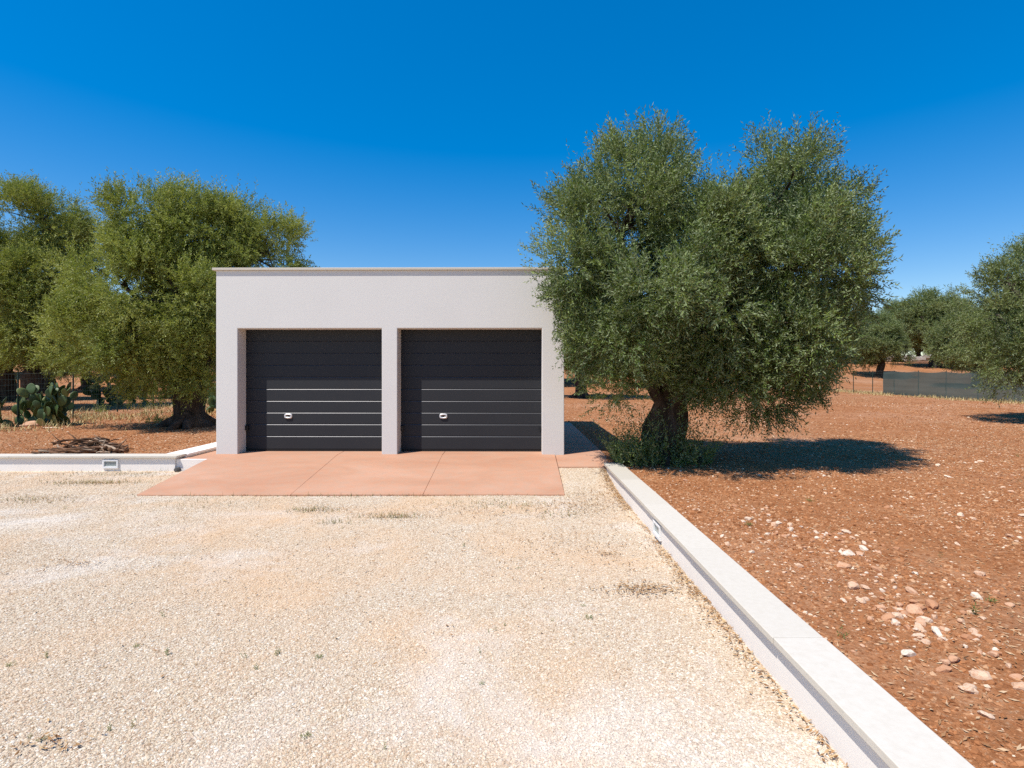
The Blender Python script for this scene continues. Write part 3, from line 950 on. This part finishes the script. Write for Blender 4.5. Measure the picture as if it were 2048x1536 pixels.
def trunk_mesh(name, base_h, forks, r0, targets, mat, seed=0, lean=(0, 0), n=22, clumps=None, nb=60, flare=1.5):
    """gnarled bole from the origin, limbs from its head to the targets, thin branches to the clumps"""
    r_ = np.random.default_rng(seed); mb = MB()
    m = 12; t = np.linspace(0, 1, m)
    P = np.column_stack([lean[0] * t + 0.05 * np.sin(t * 5 + seed), lean[1] * t + 0.05 * np.cos(t * 4 + seed), -0.15 + (base_h + 0.15) * t])
    R = r0 * (1 + (flare - 1) * np.exp(-t * 5.5) + 0.12 * np.sin(t * 7 + seed))
    R[-1] *= 0.8
    mb.tube(P, R, n, 0.15, seed)
    head = P[-2]
    for k in range(5):                                   # root flares
        a = k * 1.26 + r_.random()
        e = np.array((math.cos(a), math.sin(a), 0)) * r0 * (1.9 + 0.7 * r_.random())
        pp = np.array([(0, 0, base_h * 0.38), e * 0.45 + (0, 0, base_h * 0.14), e * 0.8 + (0, 0, 0.05), e * 1.1 + (0, 0, -0.12)]); pp[:, :2] += P[1, :2]
        mb.tube(pp, [r0 * 0.42, r0 * 0.42, r0 * 0.32, r0 * 0.15], 9, 0.12, seed + k)
    limbs = []
    for k, (tg, rad) in enumerate(targets):
        st = head + (np.asarray(tg) - head) * 0.02 + np.array((0, 0, -0.15 * base_h))
        pc = curve(st, tg, 11, 0.10 * np.linalg.norm(np.asarray(tg) - head), 0.07, r_)
        mb.tube(pc, np.linspace(rad, rad * 0.32, 11), 12, 0.12, seed + 20 + k)
        limbs.append(pc)
    if clumps is not None and len(clumps):
        pool = np.concatenate([l[4:] for l in limbs])
        for c in clumps[r_.choice(len(clumps), min(nb, len(clumps)), replace=False)]:
            a = pool[np.argmin(np.linalg.norm(pool - c, axis=1) + r_.random(len(pool)) * 0.5)]
            L = np.linalg.norm(c - a)
            mb.tube(curve(a, c, 6, 0.05 * L, 0.09, r_), np.linspace(0.014 + 0.012 * L, 0.005, 6), 6, 0.05, seed, cap=False)
    return mb.mesh(name, mat, smooth=True)


def lobes_at(origin, Y, spec, sx=0, sz=0):
    """spec rows: px, py, rx px, rz px, ry m, dy m -> local lobes"""
    out = []
    for px, py, rx, rz, ry, dy in spec:
        rx, rz, ry = max(rx - sx, rx * 0.55), max(rz - sz, rz * 0.55), ry * 0.88
        w_ = W(px, py, Y + dy); s = (Y + dy) / F
        out.append((*(w_ - origin), rx * s, ry, rz * s))
    return out


def olive(loc, crown, trunk, label, group=None, rz=0.0, sc=1.0, name='olive_tree'):
    e = empty(name, loc, rz, label, 'tree', group); e.scale = (sc, sc, sc)
    link('trunk', trunk, e); link('crown', crown, e)
    return e


# the big olive right of the garage
OR_Y = 9.45
oR = np.array((2.53, OR_Y, float(soil_base(2.53, OR_Y))))
lobR = lobes_at(oR, OR_Y, [
    (1240, 430, 134, 150, 1.35, -0.2), (1285, 365, 84, 95, 1.0, 0.1), (1165, 460, 66, 90, 0.9, -0.4), (1160, 530, 72, 90, 0.95, -0.6), (1200, 600, 98, 100, 1.0, -0.75), (1225, 690, 92, 72, 1.0, -0.7),
    (1300, 560, 120, 150, 1.5, -0.9), (1400, 500, 110, 130, 1.6, -0.2), (1420, 620, 130, 110, 1.7, -0.6), (1545, 410, 115, 135, 1.4, 0.2), (1600, 390, 90, 95, 1.2, 0.3),
    (1640, 435, 74, 85, 1.0, 0.4), (1570, 540, 135, 130, 1.7, -0.2), (1660, 560, 78, 64, 0.9, 0.2), (1725, 592, 44, 34, 0.5, 0.3), (1555, 670, 120, 90, 1.5, -0.3),
    (1480, 740, 84, 60, 1.1, -0.4), (1430, 440, 70, 70, 1.1, 0.2), (1610, 690, 72, 62, 1.0, 0.1), (1520, 785, 66, 46, 0.8, -0.3), (1330, 690, 84, 64, 1.2, -0.2),
    (1250, 765, 70, 50, 0.8, -0.6), (1430, 755, 74, 54, 0.9, -0.4), (1570, 745, 60, 40, 0.8, 0.1)], 24, 32)
wl = np.array((0.93, 9.60))


def keep_R(p):
    x, y = p[:, 0] + oR[0], p[:, 1] + oR[1]
    return ~((x < 0.95) & (y > 9.62)) & ~((x < 0.56) & (p[:, 2] + oR[2] < 2.75))


cR, clR = crown_mesh('crown', lobR, M_LEAF_R, 4.5, 64, 15, 0.064, 0.0185, 0.36, 0.25, 0.36, keep_R, 0.08, 0.60)
tR = trunk_mesh('trunk', 1.05, 3, 0.305, [(np.array(lobR[0][:3]) - (0, 0, 0.3), 0.20), (np.array(lobR[9][:3]), 0.23), (np.array(lobR[12][:3]) + (0.2, 0.2, 0), 0.17), (np.array(lobR[8][:3]), 0.16), (np.array(lobR[5][:3]), 0.12), (np.array(lobR[11][:3]) - (0, 0, .3), 0.13)],
                M_BARK, 4, (0.05, 0), 26, clR, 110, 1.2)
olive(oR, cR, tR, 'large two-lobed grey-green olive tree overlapping the right end of the garage', name='olive_tree')

# suckers and undergrowth at its foot
def sucker_shrub(loc, pts, hmin, hmax, L, Wd, mat, label, K=22, cat='shrub', name='sucker_shrub', lean=0.35):
    pts = np.asarray(pts, float); M = len(pts)
    h = hmin + (hmax - hmin) * rng.random(M) ** 1.3
    d = unit(np.column_stack([lean * rng.standard_normal(M), lean * rng.standard_normal(M), np.ones(M)]))
    bend = np.column_stack([0.15 * rng.standard_normal((M, 2)), -0.1 * np.ones(M)])
    V, tn = shoots_to_leaves(pts, d, h, K, L, Wd, bend, np.clip(0.5 + 0.2 * rng.standard_normal(M), 0, 1), 0.8)
    return tag(link(name, np_mesh(name, V, np.arange(len(V)).reshape(-1, 4), mat, tn), None, loc), label, cat)


a = rng.random(420) * 6.283; rad = 0.28 + 0.62 * rng.random(420) ** 1.3
p = np.column_stack([np.cos(a) * rad * 0.92 - 0.08, np.sin(a) * rad * 0.8 - 0.12, np.full(420, -0.02)])
sucker_shrub(oR, p, 0.25, 1.25, 0.055, 0.017, M_LEAF_R, 'leafy suckers growing round the foot of the large olive', lean=0.5)
p = np.column_stack([-0.62 + 0.26 * rng.standard_normal(230), -0.35 + 0.22 * rng.standard_normal(230), np.full(230, 0.0)])
p[:, 0] = np.maximum(p[:, 0], -0.88)
sucker_shrub(oR + (0, 0.0, 0), p, 0.18, 0.62, 0.045, 0.018, M_LEAF_R, 'low leafy shrub between the side path and the large olive')

# left olive beside the garage
OA_Y = 15.2
oA = np.array((-8.95, OA_Y, float(soil_base(-8.95, OA_Y))))
lobA = lobes_at(oA, OA_Y, [
    (330, 460, 95, 85, 1.7, 0), (410, 470, 85, 80, 1.6, 0.2), (310, 525, 85, 75, 1.5, -0.3), (535, 500, 72, 80, 1.1, 0.3), (470, 470, 60, 65, 1.2, 0.3), (575, 540, 38, 45, 0.5, 0.3),
    (245, 570, 95, 90, 1.5, -0.5), (350, 590, 110, 90, 1.8, -0.8), (220, 660, 85, 70, 1.4, -0.5), (290, 690, 80, 62, 1.4, -0.7), (430, 620, 80, 95, 1.4, -0.2),
    (385, 700, 65, 55, 1.2, -0.6), (170, 700, 45, 42, 0.8, -0.2), (330, 745, 50, 30, 0.9, -0.7), (410, 755, 35, 30, 0.6, -0.5), (260, 750, 45, 25, 0.6, -0.4)], 12, 20)


def keep_A(p):
    return ~((p[:, 0] + oA[0]) > -5.48)


cA, clA = crown_mesh('crown', lobA, M_LEAF_L, 4.2, 48, 14, 0.080, 0.024, 0.42, 0.30, 0.25, keep_A, 0.10, 0.58)
tA = trunk_mesh('trunk', 1.35, 3, 0.36, [(np.array(lobA[0][:3]), 0.2), (np.array(lobA[4][:3]), 0.2), (np.array(lobA[6][:3]), 0.15), (np.array(lobA[7][:3]), 0.13), (np.array(lobA[3][:3]), 0.13)], M_BARK, 9, (-0.1, 0), 24, clA, 110, 1.5)
olive(oA, cA, tA, 'broad yellow-green olive tree standing just left of the garage')

# left-edge olive with the leaning trunk behind the prickly pear
OB_Y = 21.0
oB = np.array((-18.3, OB_Y, float(soil_base(-18.3, OB_Y))))
lobB = lobes_at(oB, OB_Y, [
    (85, 440, 72, 62, 1.5, 0), (30, 450, 75, 85, 1.5, 0), (132, 480, 44, 42, 1.2, 0.3), (120, 540, 70, 62, 1.4, 0.2), (-40, 500, 80, 90, 1.6, 0), (60, 560, 80, 70, 1.5, -0.3),
    (20, 610, 70, 60, 1.5, -0.3), (110, 640, 80, 62, 1.5, -0.4), (-50, 640, 70, 60, 1.4, 0), (60, 690, 70, 42, 1.2, -0.3), (150, 700, 50, 42, 1.0, 0)], 10, 18)
cB, clB = crown_mesh('crown', lobB, M_LEAF_L, 3.2, 44, 13, 0.096, 0.029, 0.46, 0.32, 0.25, None, 0.1, 0.5)
tB = trunk_mesh('trunk', 1.5, 3, 0.30, [(np.array(lobB[4][:3]), 0.19), (W(-10, 640, OB_Y - 0.6) - oB, 0.2), (np.array(lobB[3][:3]), 0.16), (np.array(lobB[0][:3]), 0.16)], M_BARK, 15, (-0.35, 0), 20, clB, 80, 1.4)
olive(oB, cB, tB, 'tall olive with dark leaning trunk behind the prickly pear at left edge')

# right-edge olive hanging over the shade net
OF_Y = 16.6
oF = np.array((16.3, OF_Y, float(soil_base(16.3, OF_Y))))
lobF = lobes_at(oF, OF_Y, [
    (2022, 572, 64, 60, 1.2, 0), (1996, 630, 68, 64, 1.3, 0), (2014, 720, 54, 50, 1.0, -0.4), (2090, 540, 48, 75, 1.2, 0.2), (2105, 630, 85, 100, 1.8, 0), (2060, 690, 75, 75, 1.4, -0.6),
    (2015, 762, 36, 34, 0.6, -0.4), (2190, 570, 90, 100, 1.6, 0.2), (2150, 700, 70, 70, 1.3, -0.3), (2130, 490, 50, 50, .9, 0.2)], 24, 24)
cF, clF = crown_mesh('crown', lobF, M_LEAF_B, 3.4, 46, 13, 0.082, 0.025, 0.42, 0.30, 0.25, None, 0.08, 0.62)
tF = trunk_mesh('trunk', 1.2, 3, 0.32, [(np.array(lobF[0][:3]), 0.17), (np.array(lobF[4][:3]), 0.2), (np.array(lobF[7][:3]), 0.17), (np.array(lobF[1][:3]), 0.14)], M_BARK, 21, (0, 0), 18, clF, 70, 1.4)
olive(oF, cF, tF, 'silvery olive cut by the right edge of the photo, hanging over the net')

# orchard trees further off: four crown and trunk shapes shared by many trees
KINDS = []
for s in range(4):
    r_ = np.random.default_rng(40 + s)
    lb = [(0, 0, 3.4, 1.9, 1.9, 1.3)]
    for k in range(9):
        a = k * 0.698 + r_.random() * 0.6; rr2 = 1.3 + 0.7 * r_.random()
        lb.append((math.cos(a) * rr2, math.sin(a) * rr2, 2.1 + 2.0 * r_.random(), 0.8 + 0.5 * r_.random(), 0.8 + 0.5 * r_.random(), 0.7 + 0.4 * r_.random()))
    for k in range(3):
        a = r_.random() * 6.28; lb.append((math.cos(a) * 0.9, math.sin(a) * 0.9, 4.3 + 0.6 * r_.random(), 0.85, 0.85, 0.8))
    c, cl = crown_mesh('crown', lb, M_LEAF_B, 2.2, 32, 10, 0.14, 0.042, 0.50, 0.36, 0.2, None, 0.05, 0.62)
    lean = ((0.35, 0), (-0.2, 0.1), (0.1, 0), (-0.3, 0))[s]
    t = trunk_mesh('trunk', 1.35, 3, 0.27, [(np.array(lb[k][:3]), 0.14) for k in (1, 4, 7, 10)], M_BARK, 60 + s, lean, 14, cl, 40, 1.5)
    KINDS.append((c, t))


def orchard(px, Yd, kind, sc, rz, label, group=None):
    x = (px - CX) / F * Yd
    c, t = KINDS[kind]
    return olive((x, Yd, float(soil_base(x, Yd)) - 0.03), c, t, label, group, rz, sc)


orchard(1166, 30, 1, 1.05, 0.3, 'olive with dark trunk in the gap just right of the garage')
orchard(1757, 53, 0, 1.05, 0.0, 'small far olive with dark leaning trunk behind the end of the net')
orchard(1870, 60, 2, 1.50, 1.0, 'tall rounded far olive above the middle of the shade net')
orchard(1795, 70, 1, 1.25, 2.2, 'far olive between the leaning olive and the tall rounded olive')
orchard(1955, 44, 3, 1.18, 0.5, 'olive standing beyond the net, partly hidden by the right edge olive')
orchard(1690, 66, 3, 1.15, 3.3, 'far olive showing at the right edge of the large olive crown')
orchard(8, 27, 2, 1.15, 0.6, 'reddish-trunked olive at the far left edge beyond the fence')
orchard(172, 43, 0, 1.1, 1.9, 'thin-trunked olive between the first two posts of the left fence')
GRP = 'olive trees in the orchard rows beyond the fences'
LABL = 'far olive in the orchard beyond the left wire fence'
LABR = 'far olive in the back rows of the orchard on the right'
r_ = random.Random(8)
for px, Yd, s in ((-90, 33, 1.1), (265, 36, 1.05), (345, 30, 1.0), (95, 38, 1.1), (-20, 52, 1.2), (120, 58, 1.2), (235, 55, 1.2), (330, 50, 1.15), (415, 46, 1.1), (400, 66, 1.25), (60, 74, 1.3), (180, 78, 1.3), (290, 76, 1.3)):
    orchard(px, Yd, r_.randrange(4), s, r_.random() * 6.28, LABL, GRP + ', left')
for px, Yd, s in ((1105, 48, 1.1), (1225, 55, 1.1), (1290, 45, 1.1), (1150, 72, 1.3), (1370, 62, 1.2), (1480, 70, 1.2), (1590, 74, 1.2), (1640, 88, 1.3), (1740, 92, 1.4), (1840, 90, 1.4), (1930, 84, 1.4), (2010, 74, 1.35), (2090, 60, 1.2), (2130, 82, 1.4)):
    orchard(px, Yd, r_.randrange(4), s, r_.random() * 6.28, LABR, GRP + ', right')

# ------------------------------------------------------------------ prickly pears
def pad_mesh(seed):
    r_ = random.Random(seed)
    bm = bmesh.new(); bmesh.ops.create_uvsphere(bm, u_segments=14, v_segments=10, radius=1)
    for v in bm.verts:
        z = v.co.z; wd = 1 - 0.28 * max(0, -z) ** 1.0
        bowl = 0.10 * v.co.x ** 2
        v.co = Vector((v.co.x * 0.36 * wd, v.co.y * 0.045 + 0.05 * math.sin(2 * z + seed) + bowl * 0.4, (z + 0.97) * 0.5))
    for f in bm.faces: f.smooth = True
    me = bpy.data.meshes.new('pad'); bm.to_mesh(me); bm.free(); me.materials.append(M_CACTUS)
    return me


PADS = [pad_mesh(k) for k in range(4)]


def prickly_pear(loc, n_base, w_, label, seed, levels=4, size=0.36, limit=95):
    r_ = random.Random(seed)
    e = empty('prickly_pear', loc, 0, label, 'cactus')
    cnt = 0
    front = []
    for k in range(n_base):
        front.append((Vector((r_.uniform(-w_, w_), r_.uniform(-0.35, 0.35), -0.04)), r_.uniform(0, 6.28), r_.uniform(-0.5, 0.5), 0))
    while front and cnt < limit:
        p, yaw, tilt, lev = front.pop(0)
        s = size * r_.uniform(0.75, 1.2) * (1 - 0.05 * lev)
        m = Matrix.Rotation(yaw, 4, 'Z') @ Matrix.Rotation(tilt, 4, 'Y') @ Matrix.Rotation(r_.uniform(-0.7, 0.7), 4, 'X')
        o = link('pad', PADS[cnt % 4], e); o.matrix_local = Matrix.Translation(p) @ m @ Matrix.Scale(s, 4)
        cnt += 1
        if lev < levels:
            for b_ in range(r_.choice((1, 2, 2, 3)) if lev else 2):
                a = r_.uniform(-1.0, 1.0)
                q = Matrix.Translation(p) @ m @ Vector((math.sin(a) * 0.34 * s, 0, (0.5 + 0.46 * math.cos(a)) * s))
                front.append((q, yaw + r_.uniform(-0.9, 0.9), tilt * 0.5 + a * 0.7, lev + 1))
    return e


g = G(30, 842, 0.24)
prickly_pear((-14.0, 15.5, 0.22), 9, 1.0, 'large prickly pear at the left edge behind the first fence post', 2, 3, 0.37)
prickly_pear((-13.35, 15.7, 0.22), 6, 0.5, 'prickly pear with a pale yellow pad between two fence posts', 5, 2, 0.34, 60)
prickly_pear((-16.0, 22.5, 0.36), 9, 1.1, 'prickly pear in the shade under the broad olive behind the fence', 8, 3, 0.42, 80)
prickly_pear((-10.6, 19.5, 0.3), 5, 0.5, 'prickly pear showing between the olive trunk and the garage corner', 12, 3, 0.4, 40)

# ------------------------------------------------------------------ firewood
r_ = np.random.default_rng(77)
for k in range(84):
    L = 0.22 + 0.5 * r_.random(); th = r_.normal(0.0, 0.75) + (math.pi if r_.random() < 0.5 else 0)
    u = np.clip(r_.standard_normal() * 0.34, -0.62, 0.62); v = np.clip(r_.standard_normal() * 0.17, -0.32, 0.32)
    hmax = 0.21 * max(0.0, 1 - (u / 0.7) ** 2) * max(0, 1 - (v / 0.42) ** 2)
    z = 0.255 + hmax * r_.random()
    rise = r_.normal(0, 0.10) if k % 9 else 0.35
    c = np.array((-8.02 + u, 10.28 + v, z))
    d = np.array((math.cos(th), math.sin(th) * 0.8, rise)); d /= np.linalg.norm(d)
    if k % 9 == 0: L *= 0.6; c[2] += 0.03
    a, b = c - d * L / 2, c + d * L / 2
    lo = min(a[2], b[2])
    if lo < 0.24: a[2] += 0.24 - lo; b[2] += 0.24 - lo
    rad = 0.010 + 0.022 * r_.random()
    mb = MB(); tn = float(np.clip(r_.normal(0.42, 0.27), 0, 1))
    mb.tube(curve(a, b, 7, 0.0, 0.05, r_), np.linspace(rad, rad * 0.6, 7) * (1 + 0.15 * r_.standard_normal(7)), 7, 0.12, k, tint=tn)
    if k % 2 == 0:
        q = a + (b - a) * 0.55; mb.tube(curve(q, q + d * 0.16 + r_.standard_normal(3) * 0.07 + (0, 0, 0.04), 4, 0, 0.05, r_), [rad * 0.6, rad * 0.5, rad * 0.4, rad * 0.3], 6, 0.1, k, tint=tn)
    tag(mb.obj('cut_branch', M_STICK, smooth=True), 'cut branch in the firewood heap behind the left low wall', 'branch', 'cut branches heaped behind the left wall')

# ------------------------------------------------------------------ fences
def fence(name, label, x_of, ys_, h, net=None):
    e = empty(name, (x_of(ys_[0]), ys_[0], 0), 0, label, 'fence')
    ox, oy = x_of(ys_[0]), ys_[0]
    gz = [float(soil_base(x_of(y), y)) for y in ys_]
    for y, z in zip(ys_, gz):
        mb = MB(); x = x_of(y)
        mb.tube([(x - ox, y - oy, z - 0.2), (x - ox, y - oy, z + h * 0.5), (x - ox + 0.005, y - oy, z + h + 0.03)], 0.024, 8)
        mb.obj('post', M_POST, e, smooth=False)
    mb = MB()
    for k in range(len(ys_) - 1):
        y0, y1, z0, z1 = ys_[k], ys_[k + 1], gz[k], gz[k + 1]
        for f in np.linspace(0.05, 1, 10):
            mb.tube([(x_of(y0) - ox, y0 - oy, z0 + h * f), (x_of(y1) - ox, y1 - oy, z1 + h * f)], 0.0022 if f < 0.99 else 0.004, 4, cap=False)
        for f in np.arange(0.05, 1, 0.05):
            y = y0 + (y1 - y0) * f; z = z0 + (z1 - z0) * f; x = x_of(y)
            mb.tube([(x - ox, y - oy, z + 0.03), (x - ox, y - oy, z + h)], 0.0018, 4, cap=False)
    mb.obj('wire_mesh', M_WIRE, e)
    if net:
        n0, n1 = net
        yy = np.linspace(n0, n1, 90); xx = np.array([x_of(y) for y in yy]) - ox - 0.03
        zb = soil_base(xx + ox, yy) - 0.02
        ph = (yy - ys_[0]) / 2.05 * math.pi
        sagv = 0.07 * np.abs(np.sin(ph)) * (0.4 + vnoise(yy, yy * 0, 3.0, 2))
        rows = []
        for f in np.linspace(0, 1, 9):
            rows.append(np.column_stack([xx + 0.03 * np.sin(yy * 3 + f * 4) * f, yy - oy, zb + (h + 0.0 - sagv) * f]))
        V = np.concatenate(rows); n = len(yy)
        i = np.arange(8)[:, None] * n + np.arange(n - 1)[None]
        q = np.stack([i, i + 1, i + n + 1, i + n], -1).reshape(-1, 4)
        link('shade_net', np_mesh('shade_net', V, q, M_NET, smooth=True), e)
    return e


fence('wire_fence', 'green post and wire fence beyond the left olive and prickly pears', lambda y: -14.3, [13.8 + 1.96 * k for k in range(14)], 1.48)
fence('wire_fence', 'right fence with dark shade net on its nearer half', lambda y: 23.0, [17.3 + 2.03 * k for k in range(16)], 1.45, (15.3, 34.5))

# far dry stone wall
mb = MB(); r_ = np.random.default_rng(4)
for k in range(420):
    x = -75 + 150 * r_.random(); z = r_.random() * 0.75; y = 79 + 0.25 * r_.standard_normal()
    h = float(soil_base(x, y)) + z
    a, b_, c = 0.30 + 0.3 * r_.random(), 0.3, 0.14 + 0.1 * r_.random()
    mb.box(x - a, x + a, y - b_, y + b_, h - c, h + c, tint=float(r_.random()))
mb.box(-76, 76, 78.9, 79.2, 3.0, 4.1, tint=0.3)
tag(mb.obj('dry_stone_wall', M_DRYSTONE), 'long pale dry stone wall at the far edge of the orchard', 'wall')

# ------------------------------------------------------------------ weeds
def weed_mesh(seed, n, h, spread):
    g_ = np.random.default_rng(seed)
    st = np.column_stack([0.01 * g_.standard_normal((n, 2)), np.zeros(n)])
    d = unit(np.column_stack([spread * g_.standard_normal((n, 2)), np.ones(n)]))
    V, tn = shoots_to_leaves(st, d, h * (0.5 + 0.6 * g_.random(n)), 7, 0.026, 0.008, np.zeros((n, 3)), np.clip(0.5 + 0.25 * g_.standard_normal(n), 0, 1), 0.7)
    return np_mesh('weed', V, np.arange(len(V)).reshape(-1, 4), M_WEED, tn)


WEEDS = [weed_mesh(1, 5, 0.08, 0.5), weed_mesh(2, 8, 0.06, 0.9), weed_mesh(3, 3, 0.10, 0.25)]
rr = random.Random(21)
wp = [(94, 1309), (275, 1288), (488, 1310), (512, 1333), (965, 1362), (960, 1300), (977, 1258), (1167, 1205), (1129, 1155), (928, 1087), (613, 1468), (770, 1492), (60, 1470), (85, 1473), (325, 1228), (335, 1305), (20, 1326), (990, 1255),
      (1117, 1115), (1037, 1130), (1105, 1235), (555, 1305), (640, 1310), (265, 1450), (220, 1455), (100, 1000), (130, 1012), (390, 985), (670, 1040), (685, 1050), (1010, 1245), (1180, 1230)]
for k, (px, py) in enumerate(wp):
    g = G(px, py + 6, 0.0)
    o = link('weed', WEEDS[k % 3], None, (g[0], g[1], float(gravel_h(g[0], g[1])) - 0.004))
    o.rotation_euler = (0, 0, rr.random() * 6.28); s = rr.uniform(0.28, 0.56); o.scale = (s, s, s)
    tag(o, 'tiny green weed sprig growing through the pale gravel yard', 'weed', 'weeds in the gravel')
for k, (px, py) in enumerate(((1988, 1200), (1685, 1265), (2035, 912), (1500, 1045), (2040, 965), (1950, 1225), (1620, 1000), (1880, 1110), (1795, 925))):
    g = G(px, py, 0.24)
    o = link('weed', WEEDS[(k + 1) % 3], None, (g[0], g[1], float(soil_base(g[0], g[1])) - 0.004))
    o.rotation_euler = (0, 0, rr.random() * 6.28); s = rr.uniform(0.5, 0.9); o.scale = (s, s, s)
    tag(o, 'small green weed growing among stones on the red field', 'weed', 'weeds on the red field')
for px, py, n, sx, h, lab in ((325, 846, 60, 0.28, 0.4, 'dusty shrub in the tree shade left of the broad olive trunk'), (207, 828, 22, 0.1, 0.42, 'small grey-green bush on the dry grass beside the third fence post'), (390, 850, 40, 0.4, 0.3, 'low sprouts at the foot of the broad left olive')):
    g = G(px, py, 0.25)
    p = np.column_stack([sx * rng.standard_normal(n), 0.15 * rng.standard_normal(n), np.full(n, -0.02)])
    sucker_shrub((g[0], g[1], float(soil_base(g[0], g[1]))), p, 0.12, h, 0.06, 0.018, M_LEAF_L, lab, 12, name='shrub')

# ------------------------------------------------------------------ light, sky, camera
sun_to = Vector((-0.378, -0.30, 0.915)).normalized()
elev = math.asin(sun_to.z); az = math.atan2(sun_to.x, sun_to.y)
L = bpy.data.lights.new('sun', 'SUN'); L.energy = 4.4; L.angle = math.radians(0.53); L.color = (1.0, 0.955, 0.89)
so = bpy.data.objects.new('sun', L); COL.objects.link(so)
so.rotation_euler = (-sun_to).to_track_quat('-Z', 'Y').to_euler()

wd = bpy.data.worlds.new('World'); S.world = wd; wd.use_nodes = True
nt = wd.node_tree
for n in list(nt.nodes): nt.nodes.remove(n)
out = nt.nodes.new('ShaderNodeOutputWorld'); bg = nt.nodes.new('ShaderNodeBackground')
sky = nt.nodes.new('ShaderNodeTexSky'); sky.sky_type = 'NISHITA'; sky.sun_disc = False
sky.sun_elevation = elev; sky.sun_rotation = az; sky.altitude = 80
sky.air_density = 1.0; sky.dust_density = 0.2; sky.ozone_density = 2.2
hsv = nt.nodes.new('ShaderNodeHueSaturation'); hsv.inputs['Saturation'].default_value = 1.3
gam = nt.nodes.new('ShaderNodeGamma'); gam.inputs[1].default_value = 0.7
hsv2 = nt.nodes.new('ShaderNodeHueSaturation'); hsv2.inputs['Saturation'].default_value = 1.36; hsv2.inputs['Value'].default_value = 1.3; hsv2.inputs['Hue'].default_value = 0.512
nt.links.new(sky.outputs[0], hsv.inputs['Color']); nt.links.new(hsv.outputs[0], gam.inputs[0])
nt.links.new(gam.outputs[0], hsv2.inputs['Color']); nt.links.new(hsv2.outputs[0], bg.inputs[0])
bg.inputs[1].default_value = 0.148
nt.links.new(bg.outputs[0], out.inputs[0])

cam = bpy.data.cameras.new('camera'); co = bpy.data.objects.new('camera', cam); COL.objects.link(co)
co.location = (0, 0, EYE); co.rotation_euler = (math.pi / 2, 0, 0)
cam.sensor_width = 36; cam.lens = F / 2048 * 36; cam.clip_start = 0.05; cam.clip_end = 3000
cam.shift_x = -(CX - 1024) / 2048; cam.shift_y = -(768 - CY) / 2048
S.camera = co
S.view_settings.view_transform = 'Standard'; S.view_settings.look = 'None'
S.view_settings.exposure = 0.4; S.view_settings.gamma = 1.0
S.cycles.max_bounces = 6; S.cycles.diffuse_bounces = 3; S.cycles.glossy_bounces = 2; S.cycles.transmission_bounces = 3
S.cycles.transparent_max_bounces = 8; S.cycles.caustics_reflective = False; S.cycles.caustics_refractive = False
S.cycles.sample_clamp_indirect = 6
S.cycles.use_denoising = False; S.cycles.use_adaptive_sampling = False
